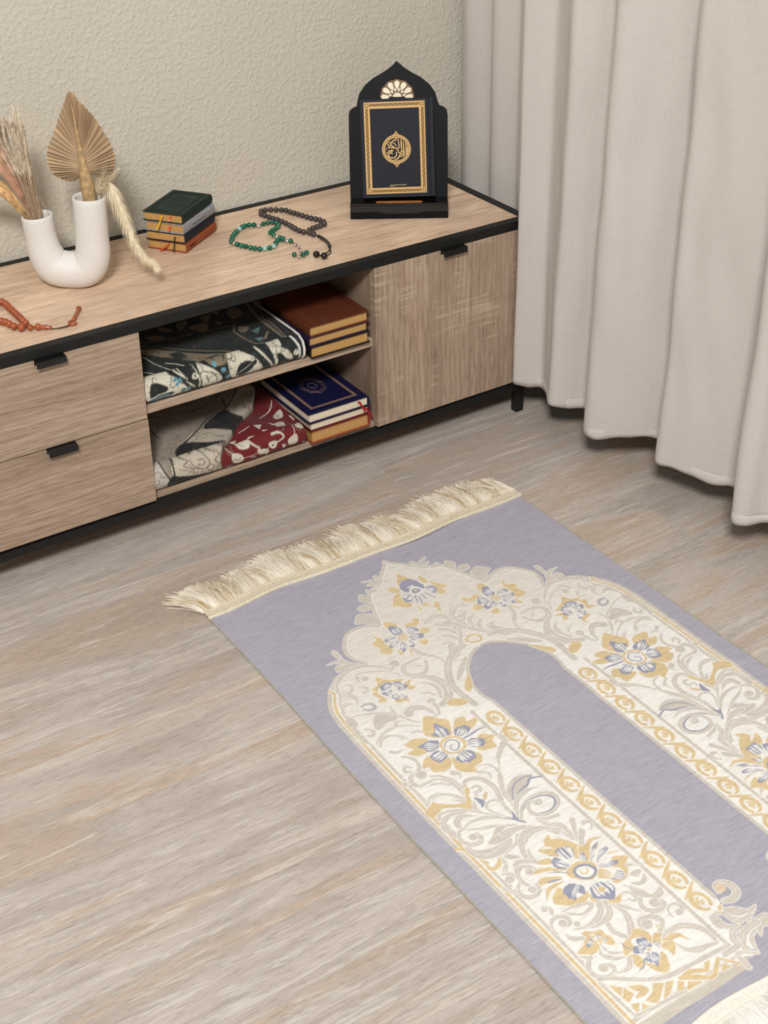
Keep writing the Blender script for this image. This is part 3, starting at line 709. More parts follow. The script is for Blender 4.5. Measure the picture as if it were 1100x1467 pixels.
def fringe(v0,sgn,tonea,toneb,length,nst,bandm='band'):
    tonea=lin(tonea);toneb=lin(toneb)
    # band
    us=np.linspace(-3,RW+3,140);wob=5*np.sin(us/70+2)+3*np.sin(us/31);prof=[(-12,.001),(-11.5,.0045),(-9,.0066),(-7,.0042),(-4,.0052),(-1,.0040),(2,.0052),(5,.0040),(8,.0042),(11,.0064),(12.5,.0048),(13,.001)]
    V=[]
    for u,w in zip(us,wob):
        for a,z in prof:V.append((*rugxy(u,v0+sgn*(-a)+w*.8+(6 if sgn>0 else 0)),z+.0018+.002*max(0,math.sin(u/60))))
    mesh('trim_band',V,grid_faces(140,len(prof)),M[bandm],rug,off=rugc,label='cream ribbed trim band')
    # strands
    V=[];F=[];n=0;C=[]
    for i in range(nst):
        u=rng.uniform(-4,RW+4);cl=math.sin(u/13)+math.sin(u/29+1)
        L=length*rng.uniform(.66,1.0)*(1.12 if rng.uniform()<.08 else 1)*(1+.08*cl);side=rng.normal(0,.10)+.12*math.sin(u/17+3)+.10*math.sin(u/41)
        q_=.5+.5*math.sin(u/7.3+2*math.sin(u/19));cc=tonea+(toneb-tonea)*np.clip(.25+.55*q_*rng.uniform(.2,1.2)+rng.normal(0,.12),0,1)
        if sgn>0:side+=-.42*math.exp(-max(u,0)/22)-.06;L*=1-.22*math.exp(-max(u,0)/25)
        if u>RW-30 and sgn>0:side-=.25;L*=.9
        wv=np.interp(u,us,wob)*.8+(6 if sgn>0 else 0)
        z0=rng.uniform(.003,.008);lift=rng.uniform(0,.010);wd=rng.uniform(.45,.75);cu=rng.normal(0,.12)
        for k in range(6):
            t=k/5;a=9+L*t;uu=u+side*L*t+cu*L*t*t;vv=v0+wv-sgn*a
            z=z0+lift*math.sin(math.pi*min(1,t*1.1))*(1-.2*t);z=max(.0008,z*(1-t*.45))
            x,y=rugxy(uu-wd,vv);x2,y2=rugxy(uu+wd,vv);V+=[(x,y,z),(x2,y2,z+.0007)];C.append(cc);C.append(cc)
            if k:F.append((n,n+1,n+3,n+2));n+=2
        n+=2
    return setp(mesh('fringe',V,F,M['thread'],rug,col=np.array(C),off=rugc,smooth=True,label='silky cream fringe'),kind='stuff')
M['thread']=cloth_attr('silky_thread',.45,.2)
fringe(0,1,(252,247,232),(180,152,102),84,6200)
M['band_pale']=plain('pale_band',(236,231,219),.6,.06,420,.5)
fringe(RL,-1,(246,243,236),(220,214,202),66,3600,'band_pale')
# ------------------------------------------------------------------ curtain
CP=[(.165,-.012),(.13,-.035),(.095,-.03),(.07,-.08),(.095,-.14),(.05,-.20),(.075,-.26),(.035,-.31),(.040,-.365),(.016,-.402),(-.018,-.4155),(-.050,-.4235),(-.034,-.447),(-.012,-.4695),(-.030,-.510),(-.050,-.545),(-.025,-.572),(.006,-.593),(-.005,-.628),(-.060,-.665),(-.062,-.697),(-.012,-.735),(.037,-.776),(.022,-.803),(-.026,-.838),(-.022,-.872),(.008,-.952),(.028,-.993),(.005,-1.03),(-.052,-1.062),(-.048,-1.09),(-.012,-1.111),(.03,-1.18),(.02,-1.24),(-.045,-1.28),(-.04,-1.33),(.02,-1.42),(.03,-1.5),(-.04,-1.55),(-.02,-1.66),(.03,-1.76),(-.04,-1.82),(-.02,-1.95),(.04,-2.05)]
path=cr(CP,9);npz=90;zs=.09+(2.45-.09)*np.linspace(0,1,npz)**1.25
n=len(path);T=np.gradient(path,axis=0);T/=np.linalg.norm(T,axis=1)[:,None];NRM=np.column_stack([T[:,1],-T[:,0]])
V=[]
s_=np.cumsum(np.r_[0,np.linalg.norm(np.diff(path,axis=0),axis=1)])
for i in range(n):
    k=min(1,max(0,(-path[i][1]-.40)/.15))
    for z in zs:
        h=z-.09;w=.004*noise.noise(Vector((s_[i]*9,z*1.6,3)))+.0035*noise.noise(Vector((s_[i]*22+z*3,z*5-s_[i]*6,7)))
        hem=0
        hz=.0035*math.sin(s_[i]*38)+.003*noise.noise(Vector((s_[i]*30,0,1))) if z<.0901 else 0
        V.append((path[i][0]+NRM[i][0]*w*(.4+k)+.006*k*h*0,path[i][1]+NRM[i][1]*w*(.4+k)-.028*k*h,z+hz))
cur=thing('curtain','floor-length cream linen curtain hanging in deep folds at the right of the cabinet','curtain',(0,-.8,.09))
o=mesh('curtain_cloth',V,grid_faces(n,npz),M['curtain'],cur,off=(0,-.8,.09))
m=o.modifiers.new('s','SOLIDIFY');m.thickness=.0012;m.offset=0
V=[];
for i in range(n):
    k=min(1,max(0,(-path[i][1]-.40)/.15))
    for z,o_ in ((.0888,0),(.0888,.0008),(.097,.0014),(.1065,.0012),(.1075,.0)):
        hz=.0035*math.sin(s_[i]*38)+.003*noise.noise(Vector((s_[i]*30,0,1))) if z<.1 else 0
        sg=1 if (NRM[i]@np.array([-1,-1]))>0 else 1
        V.append((path[i][0]+NRM[i][0]*o_,path[i][1]+NRM[i][1]*o_-.028*k*(z-.09),z+hz))
mesh('hem',V,grid_faces(n,5),M['curtain'],cur,off=(0,-.8,.09))
# ------------------------------------------------------------------ books
def book(name,label,loc,rz,w,d,h,cov,pg,spine=-1,group=None,over=.0025,ct=.0022,ribs=(),tilt=None):
    """w along x (spine at x=spine*w/2), d along y (front at -d/2), h thickness, base z=0"""
    t=thing(name,label,'book',loc,(0,0,rz) if tilt is None else tilt,group)
    s=spine;xs,xf=s*w/2,-s*w/2
    # cover: C-shaped profile extruded along y, with rounded spine
    prof=[]
    r=h/2
    outer=[(xf,0)]+[(xs-s*r*.35+s*r*.35*math.sin(a),r-r*math.cos(a)) for a in np.linspace(0,math.pi,13)]+[(xf,h)]
    inner=[(xf,h-ct)]+[(xs-s*r*.35+s*(r*.35-ct*.9)*math.sin(a),r+(r-ct)*math.cos(a)) for a in np.linspace(0,math.pi,13)]+[(xf,ct)]
    P=outer+inner;b=MB();b.V=[];nP=len(P);k=len(outer)
    V=[(x,-d/2,z) for x,z in P]+[(x,d/2,z) for x,z in P];F=[(i,(i+1)%nP,(i+1)%nP+nP,i+nP) for i in range(nP)]
    for i in range(k-1):
        j=nP-1-i
        F.append((i,j,j-1,i+1));F.append((i+nP,i+1+nP,j-1+nP,j+nP))
    b.add(V,F);b.out('cover',cov,t,bevel=.0006)
    b=MB();x0,x1=sorted((xf+s*over*1.2,xs-s*.004))
    n=10;zc=[(ct+ (h-2*ct)*q/n) for q in range(n+1)]
    b.box(x0,x1,-d/2+over,d/2-over,ct*.9,h-ct*.9);b.out('page_block',pg,t,bevel=.0003)
    for mat,pts,wd in ribs:
        V=[];F=[]
        Q=cr(pts,5)
        for i,p in enumerate(Q):
            tt=Q[min(i+1,len(Q)-1)]-Q[max(i-1,0)];sd=np.cross(tt,(0,-.3,1.0));sd=sd/(np.linalg.norm(sd)+1e-9)*wd/2
            V+=[p-sd,p+sd]
            if i:F.append((2*i-2,2*i-1,2*i+1,2*i))
        o=mesh('ribbon',V,F,mat,t,smooth=False);mm=o.modifiers.new('s','SOLIDIFY');mm.thickness=.0005
    return t
SBW,SBD=.0885,.126
w=np.array([.0505,-.0715]);w/=np.linalg.norm(w);rz=math.atan2(w[1],w[0]);dd=np.array([-w[1],w[0]])
sc=np.array([-.669,-.1725])-w*SBW/2+dd*SBD/2
def rib(mat,x,z0,L,bend,wd=.0045):return (mat,[(x,-SBD/2+.006,z0),(x,-SBD/2-.003,z0-.001),(x+bend*.4,-SBD/2-.006,z0-L*.5),(x+bend,-SBD/2-.006-L*.25,z0-L)],wd)
bz=.4502;hs=[.0195,.0195,.0200,.0195]
specs=[('brown leather pocket book at the bottom of the small stack on the cabinet top',M['brownl'],[rib(M['rib_o'],.004,.0145,.0125,-.015)],(.003,.002,0)),
 ('navy leather pocket book, second from the bottom of the small stack',M['navy'],[rib(M['rib_k'],.022,.012,.026,.000,.0025)],(.0,.0,.01)),
 ('grey leather pocket book, under the green one in the small stack',M['greyl'],[rib(M['rib_o'],.014,.013,.006,.001,.003)],(.0,-.001,-.01)),
 ('dark green leather pocket book on top of the small stack',M['green'],[rib(M['rib_y'],-.001,.014,.026,-.008),rib(M['rib_o'],.018,.014,.006,.002,.003)],(-.002,.001,.015))]
z=bz;SB=[]
for (lab,cm,rb,of),h in zip(specs,hs):
    bk=book('pocket_book',lab,(sc[0]+of[0],sc[1]+of[1],z),rz+of[2],SBW,SBD,h,cm,M['gilt'],1,'pocket books stacked beside the vase',ribs=rb);z+=h+.0003;SB.append(bk)
# raised cover frame on green, small spine lettering on grey
b=MB();fr=[(-.036,-.055),(.032,-.055),(.032,.055),(-.036,.055),(-.036,-.055)]
for r_ in (1.0,.88):b.tube([(x*r_,y*r_,.0196) for x,y in fr],.0006,5)
b.tube([(.018*math.cos(a),.026*math.sin(a),.0196) for a in np.linspace(0,6.2832,30)],.0006,5);b.tube([(.009*math.cos(a),.013*math.sin(a),.0196) for a in np.linspace(0,6.2832,20)],.0006,5)
b.out('embossing',M['green'],SB[3],True)
b=MB()
for q in range(9):
    y0=-.028+q*.006;b.tube([(SBW/2+.0001,y0,.007+.003*(q%2)),(SBW/2+.0001,y0+.003,.012-.002*(q%3)),(SBW/2+.0001,y0+.005,.009)],.0005,4)
b.out('spine_lettering',M['blackl'],SB[2],True)
b=MB()
for q in range(6):
    y0=-.05+q*.004;b.tube([(SBW/2+.0001,y0,.007),(SBW/2+.0001,y0+.002,.012),(SBW/2+.0001,y0+.0035,.008)],.0005,4)
b.out('spine_lettering',M['blackl'],SB[0],True)
# shelf stacks
def shelfbook(lab,x0,x1,y0,dp,z0,h,cm,pm,sp,grp,rb=()):
    return book('hardback_book',lab,((x0+x1)/2,y0+dp/2,z0),0,x1-x0,dp,h,cm,pm,sp,grp,over=.0035,ct=.0026,ribs=rb)
g='hardbacks on the upper shelf of the cabinet'
shelfbook('black hardback with gilt pages at the bottom of the upper shelf stack',-.532,-.396,-.405,.195,.2752,.0252,M['blackl'],M['gilt'],-1,g)
shelfbook('purple hardback with gilt pages in the middle of the upper shelf stack',-.534,-.3975,-.404,.195,.3006,.0205,M['purple'],M['gilt'],-1,g)
bb=shelfbook('tan leather hardback with gilt pages on top of the upper shelf stack',-.533,-.3965,-.405,.195,.3213,.0225,M['brown2'],M['gilt'],-1,g)
b=MB();
for r_ in (.84,.74):b.tube([(.068*sx*r_+.003,.0975*sy*(r_+.06),.0226) for sx,sy in ((-1,-1),(1,-1),(1,1),(-1,1),(-1,-1))],.0007,5)
b.tube([(.003+.022*math.cos(a),.028*math.sin(a),.0226) for a in np.linspace(0,6.2832,30)],.0007,5)
b.out('embossing',M['brown2'],bb,True)
g='hardbacks on the bottom of the cabinet'
def rr(x,z0,L,bend,yf):return (M['rib_r'],[(x,yf+.006,z0),(x,yf-.004,z0+.001),(x+bend*.5,yf-.008,z0-L*.5),(x+bend,yf-.010,z0-L)],.005)
shelfbook('rust covered hardback with dull gilt pages at the bottom of the lower stack',-.5385,-.4,-.405,.2,.0887,.0285,M['rust'],M['gilt'],1,g)
shelfbook('maroon hardback with white pages in the middle of the lower stack',-.5405,-.401,-.406,.2,.1175,.0195,M['maroon'],M['pages'],1,g,[rr(.060,.013,.018,.010,-.1)])
bb=shelfbook('dark blue hardback with patterned border and white pages on top of the lower stack',-.545,-.403,-.409,.205,.1373,.0225,M['blue'],M['pages'],1,g,[rr(.046,.014,.020,.009,-.1025)])
b=MB();
M['border']=plain('tarnished_border',(126,98,84),.5,.3,900)
for x0,x1,y0,y1 in ((-.056,.052,-.087,-.0805),(-.056,.052,.0805,.087),(-.056,-.0495,-.0805,.0805),(.0455,.052,-.0805,.0805)):b.box(x0,x1,y0,y1,.0222,.0228)
b.out('cover_border',M['border'],bb)
b=MB();
for r_ in (1,.8,.35):b.tube([(-.002+.024*r_*math.cos(a)*(1+.06*math.cos(8*a)),.034*r_*math.sin(a)*(1+.06*math.cos(8*a)),.0226) for a in np.linspace(0,6.2832,60)],.0006,5)
b.out('cover_medallion',M['border'],bb,True)
# ------------------------------------------------------------------ folded mats
MATDATA="""9 0
2 0 4.2 68 206 146 187 244 177 238 145 244 88 260 72
2 0 6.0 322 255 307 179 305 107 304 67
2 0 3.0 314 183 315 126 310 72
0 0 87 224 104 223 118 202 94 201
0 0 126 255 143 225 133 218 122 240
0 0 161 244 185 246 165 219 154 217
0 0 176 220 210 215 199 186 178 194
0 0 213 250 240 245 214 216
0 0 276 248 297 241 283 205 263 212
0 0 243 252 260 252 245 235
0 0 231 214 241 198 226 191
0 0 256 164 273 152 255 135 248 146
0 3 268 133 290 137 272 114
2 0 4.2 288 211 306 213
2 0 5.4 259 90 273 89 290 108
0 3 257 100 274 97 258 82
2 0 3.0 63 195 109 147 155 100 199 71
2 1 4.2 199 71 233 56 257 26 272 0
2 1 6.6 260 72 269 41 276 14 273 1
0 0 59 178 93 150 138 101 168 78 198 52 167 40 140 45 120 78 90 108 51 161
0 2 91 130 113 127 114 101 93 99
0 2 139 75 167 76 157 63 141 64
2 2 1.5 73 164 76 141 62 133
2 2 1.8 182 58 167 45
0 1 180 50 209 50 233 35 247 8 238 0 213 4 185 5 176 19 174 37
0 2 190 18 198 33 215 36 229 26 221 15 206 6 192 8
2 1 1.2 193 14 222 28
3 2 4.2 230 29
3 4 4.5 148 44
3 4 5.2 163 30
3 4 4.9 172 14
3 4 3.1 134 55
0 1 116 50 136 43 155 25 159 10 143 3 121 7 117 26
2 2 2.1 124 39 144 28 149 11 137 8
2 2 2.1 128 29 132 13
0 1 15 72 33 58 54 52 75 32 90 13 86 7 6 10 4 39
0 2 16 39 29 41 49 29 44 20 30 20 13 16
0 2 27 17 61 16 49 8 29 8
0 3 13 11 43 16 53 9 26 5
3 4 4.2 66 38
3 4 4.2 74 34
3 4 4.2 68 29
3 3 5.6 80 13
3 3 4.9 91 13
2 1 2.4 45 148 56 100 70 66 88 31
2 1 3.3 71 102 98 67 112 33 113 10
2 1 2.4 22 90 39 70 57 67
2 1 3.6 70 50 88 34
2 1 3.0 88 28 103 13
3 1 6.3 105 34
3 2 2.1 105 35
0 1 269 44 294 39 309 22 310 10 297 17 286 31 275 32
0 1 269 50 287 62 291 45 280 43
3 1 5.9 319 23
2 1 3.6 284 1 299 4
2 5 4.8 309 72 316 54 326 31 327 7
2 2 1.5 302 50 317 41 322 25
9 1
0 5 23 102 24 48 37 19 36 1 2 -3 -5 37
2 7 1.5 109 264 141 251 183 257
2 7 1.5 85 212 114 209 124 169 159 186
2 7 1.5 73 162 95 155 92 117
2 7 1.5 56 110 78 119 72 91
2 7 1.5 146 221 166 224 179 189 207 214
2 6 2.4 64 194 62 174 62 150
2 6 2.7 22 93 24 48 36 19 35 3
2 6 1.5 80 241 127 221 208 231 248 256
2 6 3.0 241 234 233 204
0 8 48 54 66 76 98 109 134 137 182 179 227 191 284 250 330 245 331 181 263 123 211 88 176 72 154 48 151 5 124 -7 41 -1
0 6 225 188 263 123 214 86 154 143
0 6 95 108 177 71 152 52 65 75
0 6 44 28 114 7 148 6 149 -16 39 -2
0 1 64 73 155 47 151 7 114 8 45 27 47 52
2 7 2.1 59 54 77 45 66 39 87 27
2 7 2.1 85 52 106 52 120 32 108 21 87 32 81 46
2 7 2.1 95 43 108 40 107 31 96 33
2 7 2.1 123 52 142 42 131 33 144 17 126 19
2 7 1.2 55 37 90 20 126 15 145 24
0 1 152 141 211 88 180 73 103 112
2 7 1.8 125 118 152 120 167 98 195 87
2 7 1.5 138 106 159 103 172 86
0 1 286 250 310 245 326 180 263 123 228 190
2 7 2.1 273 212 299 225 314 201 287 167 261 168 269 197
2 7 1.8 287 202 298 200 287 180 278 186
0 6 334 252 376 204 326 180 314 245
2 6 3.6 284 250 258 222 222 190 182 179 134 137 100 112 70 85 48 54 45 24 37 0
2 6 3.0 326 180 263 123 213 86 176 72 156 47 151 5
9 2
0 5 168 35 186 30 192 16 181 9 168 18
0 5 183 52 209 47 206 38 187 40
0 5 215 70 233 62 222 49 209 53
2 5 3.6 210 47 227 29 223 25
0 5 223 25 242 23 248 13 230 13
2 5 2.1 208 16 219 11
0 5 248 32 266 29 262 16 252 20
3 6 2.1 257 24
2 5 3.6 259 42 276 41 282 32 265 25
0 5 291 25 310 32 312 15 295 12
0 5 281 83 301 87 299 70 282 47 280 66
0 5 274 96 282 82 276 78
0 5 247 73 258 67 250 57
0 5 299 119 322 133 316 109 298 103
0 5 326 106 343 91 326 84
0 5 325 69 337 59 329 40 313 47
3 6 2.4 324 51
2 5 1.8 310 47 306 32 298 23
0 5 336 34 342 26 340 19 335 27
2 5 3.0 270 124 305 143 324 170
2 5 3.0 341 180 348 171 341 162
2 5 1.8 157 47 175 28
0 5 177 76 193 76 182 65
0 5 276 19 287 16 282 7
0 5 153 8 170 8 165 0
0 5 242 97 258 92 246 77
2 5 1.2 189 19 227 19 250 23
2 5 2.4 207 92 234 99
0 5 238 12 249 12 243 3
0 5 323 11 329 11 326 6"""
# colours: olive, cream, dark green, teal, blue, white, black, brown line, taupe
MC=[(124,112,92),(206,200,180),(16,25,23),(92,124,128),(96,150,168),(214,210,202),(20,19,19),(104,90,76),(146,134,122)]
mats={};cur_=None
for l in MATDATA.strip().split('\n'):
    if l[0]=='9':cur_=int(l.split()[1]);mats[cur_]=[];continue
    mats[cur_].append(l.split())
def matcanvas(key,bg):
    c=Canvas(350,440,2,bg)
    for tk in mats[key]:
        k,cc=int(tk[0]),MC[int(tk[1])];nn=[float(x) for x in tk[2:]]
        if key==2 and tk[1]=='5':cc=(206,196,180)
        if key==1 and tk[1]=='5':cc=(186,178,168)
        if key==1 and tk[1]=='1':cc=(188,178,160)
        if k==0:c.poly(np.reshape(nn,(-1,2)),cc)
        elif k==2:c.stroke(np.reshape(nn[1:],(-1,2)),(nn[0]*.8,nn[0],nn[0]*.8),cc)
        elif k==3:c.disc(nn[1],nn[2],nn[0],cc)
    # fine woven scrolls and speckle
    r=np.random.default_rng(key+3)
    for i in range(420):
        x,y=r.uniform(0,350),r.uniform(0,330);b_=c.A[int(y*2),min(699,int(x*2))];lum=b_.mean()
        if key==2 and b_[0]>b_[1]*4:continue
        cc=(58,60,54) if lum<.03 else ((118,106,90) if lum>.25 else (92,80,68))
        if key==0 and lum>.25:cc=(54,66,62)
        a0=r.uniform(0,6.28);ra=r.uniform(2,6);A=a0+np.linspace(0,r.uniform(2,4.5),8)
        c.path(np.column_stack([x+ra*np.cos(A)*(1+.1*A),y+ra*np.sin(A)*(1+.1*A)]),r.uniform(.35,.8),cc)
    c.A*=1+.16*r.normal(size=c.A.shape[:2])[...,None].clip(-1.5,1.5)
    c.blur();return c
def folded(name,label,xl,xr,yb,z0,h,cv_,grp,top=lambda x,y:0,rfr=.42,layers=0,zb=None):
    """swept cloth: for each column a rounded loop; xr may depend on y"""
    nx,ny,nr=230,150,14;V=[];Cc=[]
    yf=-.402
    for i in range(nx):
        t=i/(nx-1);end=min(1,min(t,1-t)/.018);sh=math.sqrt(max(0,1-(1-end)**2))
        loop=[]
        def xx(y):
            a_=xl(y) if callable(xl) else xl
            return a_+(xr(y)-a_)*t
        rad=h*rfr
        for j in range(20):y=yb+(yf+rad-yb)*j/20;loop.append((y,0,None))
        for j in range(nr+1):a=math.pi/2*j/nr;loop.append((yf+rad-rad*math.sin(a),rad-rad*math.cos(a),'f'))
        for j in range(1,8):loop.append((yf,rad+(h-2*rad)*j/8,'f'))
        for j in range(nr+1):a=math.pi/2*j/nr;loop.append((yf+rad-rad*math.cos(a),h-rad+rad*math.sin(a),'f'))
        for j in range(1,ny):y=yf+rad+(yb-yf-rad)*(j/(ny-1));loop.append((y,h,'t'))
        for y,z,k in loop:
            x=xx(y);zz=z
            tp=top(x,y)*(z/h)
            zm=h/2;zz=zm+(z-zm)*(.25+.75*sh)+tp
            base=z0 if zb is None else z0+zb(x,y)*(1-z/h)
            bump_=.0012*noise.noise(Vector((x*40,y*40,z*40)))+ .0022*noise.noise(Vector((x*13,y*13,2)))*(z/h)
            V.append((x,y+.0008*noise.noise(Vector((x*60,z*60,5))),max(base,base+zz+(bump_ if z>.3*h else 0))))
            s=z*1000 if k!='t' else h*1000+(y-yf)*1000
            if k=='f' and z>h-rad:s=z*1000*.6+.4*h*1000*(z/h)
            Cc.append((x*1000+880,max(0,s)))
    L=len(loop);F=[tuple(int(q) for q in r) for r in grid_faces(nx,L)];
    F+=[(i*L+L-1,(i+1)*L+L-1,(i+1)*L,i*L) for i in range(nx-1)]
    F+=[list(range(L)),list(range((nx-1)*L,nx*L))[::-1]]
    Cc=np.array(Cc);colv=cv_.sample(np.clip(Cc[:,0],1,349),np.clip(Cc[:,1],0,438))
    c0=np.array([((xl(yf) if callable(xl) else xl)+xr(yf))/2,(yf+yb)/2,z0])
    t=thing(name,label,'prayer mat',tuple(c0))
    mesh('cloth',V,F,M['mat'],t,col=colv,off=c0)
    return t,c0
cU=matcanvas(0,(17,26,24))
t,c0=folded('folded_mat','folded dark green mat with cream scrolls and blue dots on the upper shelf',-.877,lambda y:-.546,-.03,.2755,.050,cU,None,
  top=lambda x,y:.004*math.exp(-((x+.70)/.05)**2-((y+.33)/.04)**2))
b=MB();b.tube([(-.5455,-.395,.279),(-.5445,-.4035,.290),(-.5445,-.4045,.303),(-.5445,-.399,.316),(-.5445,-.385,.324),(-.5445,-.36,.3255),(-.5445,-.30,.3255),(-.5445,-.2,.3255)],.0026,8);b.out('piping',plain('cream_piping',(214,210,202),.8),t,True,off=c0,label='cream edging')
cR=matcanvas(2,(104,10,18));
def gx(y):return float(np.interp(y,[-.402,-.386,-.36,-.338,-.278,-.20,-.15,-.03],[-.738,-.722,-.693,-.672,-.598,-.547,-.547,-.547]))
def redx(y):return -.5475
t,c0=folded('folded_mat','folded red mat with cream blossoms on the bottom of the cabinet beside the books',lambda y:gx(y)+.0015,redx,-.215,.0888,.046,cR,None,top=lambda x,y:.004*math.sin(x*40+y*30))
cV=matcanvas(1,(150,139,126))
t,c0=folded('folded_mat','folded grey mat with black and cream borders on the cabinet bottom next to the drawers',-.877,gx,-.03,.0888,.052,cV,None,
  top=lambda x,y:.002+.003*math.sin(x*30)*max(0,min(1,(y+.38)*8)),
  zb=lambda x,y:.0)
# ------------------------------------------------------------------ book stand
SP=np.array([-.22605,-.25645,.4501]);SZ=math.atan2(-.55371,.83271)
stand=thing('book_stand','glossy black arched book stand on the right end of the cabinet top','book stand',tuple(SP),(0,0,SZ))
TB=R(15);BY,BZ=.036,.0325
def BM(x,y,z):return (x,BY+y*math.cos(TB)+z*math.sin(TB),BZ+z*math.cos(TB)-y*math.sin(TB))
# board outline, traced in the board plane (x across, z up)
kx=lambda a:(a-504)*.2/774;kz=lambda y:(1190-y)*.2555e-3-.004
arch=[(178,448),(185,400),(200,345),(245,282),(310,228),(380,190),(440,150),(475,120),(494,97)]
La=[(116,1205),(113,900),(113,520),(120,485),(140,462),(165,451)]+arch
Ra=[(996-x if y<445 else 1006-x,y) for x,y in La][::-1]
pts=[(kx(x),kz(y)) for x,y in La]+[(kx(x),kz(y)) for x,y in Ra[1:]]
b=MB();b.prism(pts[::-1],0,.005,BM);b.out('back_board',M['board_black'],stand,bevel=.0007)
b=MB();b.box(-.1,.1,0,.045,.0285,.0325);b.out('ledge',M['gloss_black'],stand,bevel=.0008)
b=MB();b.box(-.1,.1,0,.004,0,.0283);b.out('front_lip',M['gloss_black'],stand,bevel=.0006)
b=MB();b.box(-.045,.045,-.0004,.0,.0,.0) ;
b=MB();b.prism([(-.03,.0105),(.04,.0105),(.045,.014),(.1,.0145),(.1,.0005),(-.1,.0005),(-.1,.0145),(-.04,.0145),(-.035,.012)],-.0006,-.0001);b.out('lower_trim',M['board_black'],stand)
b=MB();b.box(-.1,-.096,.004,.085,0,.0285);b.box(.096,.1,.004,.085,0,.0285);b.box(-.1,.1,.07,.074,0,.045);b.out('base_side',M['board_black'],stand,bevel=.0005)
b=MB();b.prism([(-.045,-.0016),(.045,-.0016),(.0475,.0004),(.045,.0026),(-.045,.0026),(-.0475,.0004)],.0,.004,lambda x,y,z:(x,.003+y*.5,.0325+z*.9+.0015));b.out('reflection_strip',M['gold_reflection'],stand,label='golden brown strip painted as a reflection in the glossy ledge')  # gold-brown reflection in the glossy ledge, built as a solid coloured strip
# rosette
b=MB();g2=MB();cx_,cz_=kx(497),kz(378)
for i in range(-1,8):
    a=math.pi*(i/6.0) if 0<=i<=6 else None
    if a is None:continue
    P=[(.0145,0),(.0215,-.0042),(.0290,-.0056),(.0330,0),(.0290,.0056),(.0215,.0042)]
    f_=lambda x,z:(cx_+x*math.cos(a)-z*math.sin(a),cz_+x*math.sin(a)+z*math.cos(a))
    b.prism([f_(*p) for p in P][::-1],-.0012,-.0002,BM)
    P=[(.004,0),(.0095,-.0022),(.0175,-.0062),(.0185,0),(.0175,.0062),(.0095,.0022)]
b.prism([(cx_+.0085*math.cos(t),cz_+.0085*math.sin(t)) for t in np.linspace(math.pi,0,12)],-.0012,-.0002,BM)
for i in range(6):
    a=math.pi*((i+.5)/6.0);f_=lambda x,z:(cx_+x*math.cos(a)-z*math.sin(a),cz_+x*math.sin(a)+z*math.cos(a))
    b.prism([f_(*p) for p in [(.0098,0),(.0145,-.0022),(.0195,0),(.0145,.0022)]][::-1],-.0012,-.0002,BM)
b.out('rosette',M['rosette'],stand,label='cream and gold star rosette near the top')
g2.prism([(cx_+.0345*math.cos(t)*(1+.02*math.cos(12*t)),cz_+.0345*math.sin(t)*(1+.02*math.cos(12*t))) for t in np.linspace(math.pi,0,60)],-.0004,-.0001,BM);g2.out('rosette_ground',plain('bronze_ground',(120,88,56),.5),stand)
# the book on the stand
Bw,Bh,Bt=.1475,.1985,.017
Mz=Matrix.Rotation(SZ,4,'Z')
# local book frame: x across, z up along board, y back (into board)
bc=Vector(SP)+Mz@Vector(BM(kx(497.5),-Bt-.0012,.0022+Bh/2-.000))
ang=R(1.2)
rotm=Mz@Matrix.Rotation(-TB,4,'X')@Matrix.Rotation(-ang,4,'Y')
qb=thing('scripture_book','dark grey hardback with gold border and round emblem, propped on the black stand','book',tuple(bc),tuple(rotm.to_euler()))
b=MB();b.box(-Bw/2,Bw/2,Bt-.0026,Bt,-Bh/2,Bh/2);b.out('back_cover',M['cover'],qb,bevel=.0008)
b=MB();b.box(-Bw/2+.004,Bw/2-.004,.0028,Bt-.0027,-Bh/2+.004,Bh/2-.004);b.out('page_block',M['gilt'],qb)
b=MB();b.tube([(Bw/2-.0015,Bt/2,z_) for z_ in (-Bh/2,Bh/2)],[Bt/2]*2,16);o=b.out('spine',M['cover'],qb,True);
for v_ in o.data.vertices:v_.co.x=Bw/2-.0015+(v_.co.x-(Bw/2-.0015))*.35
# printed front cover
cb=Canvas(149,200,6,(31,33,42))
GO=(216,178,118);GD=(74,52,34);DK=(31,33,42)
cb.poly([(7.5,6),(132,6),(132,192),(7.5,192)],GO,False);cb.poly([(19.5,19),(120.5,19),(120.5,180),(19.5,180)],DK,False)
for x0,y0,x1,y1,n_ in ((19,11.5,121,11.5,22),(19,186.5,121,186.5,22),(13.2,19,13.2,180,34),(127,19,127,180,34)):
    cb.path([(x0,y0),(x1,y1)],2.6,(190,148,92))
    for i in range(n_):
        t0=(i+.5)/n_;x=x0+(x1-x0)*t0;y=y0+(y1-y0)*t0;hx=(x1-x0)!=0
        for sgn in (-1,1):
            P=[(x-1.3,y+sgn*2.0),(x,y-sgn*1.5),(x+1.3,y+sgn*2.0)] if hx else [(x+sgn*2.0,y-1.3),(x-sgn*1.5,y),(x+sgn*2.0,y+1.3)]
            if (i%2==0)==(sgn>0):cb.path(P,.95,GD)
        cb.disc(x,y,.7,GO)
for x,y in ((13.2,12),(126.8,12),(13.2,186),(126.8,186)):
    cb.poly([(x-4.6,y-4.6),(x+4.6,y-4.6),(x+4.6,y+4.6),(x-4.6,y+4.6)],(198,158,100),False);cb.path([(x-3,y-3),(x+3,y+3)],.6,GD);cb.path([(x-3,y+3),(x+3,y-3)],.6,GD);cb.disc(x,y,1.6,GO)
cx0,cy0=71.8,102
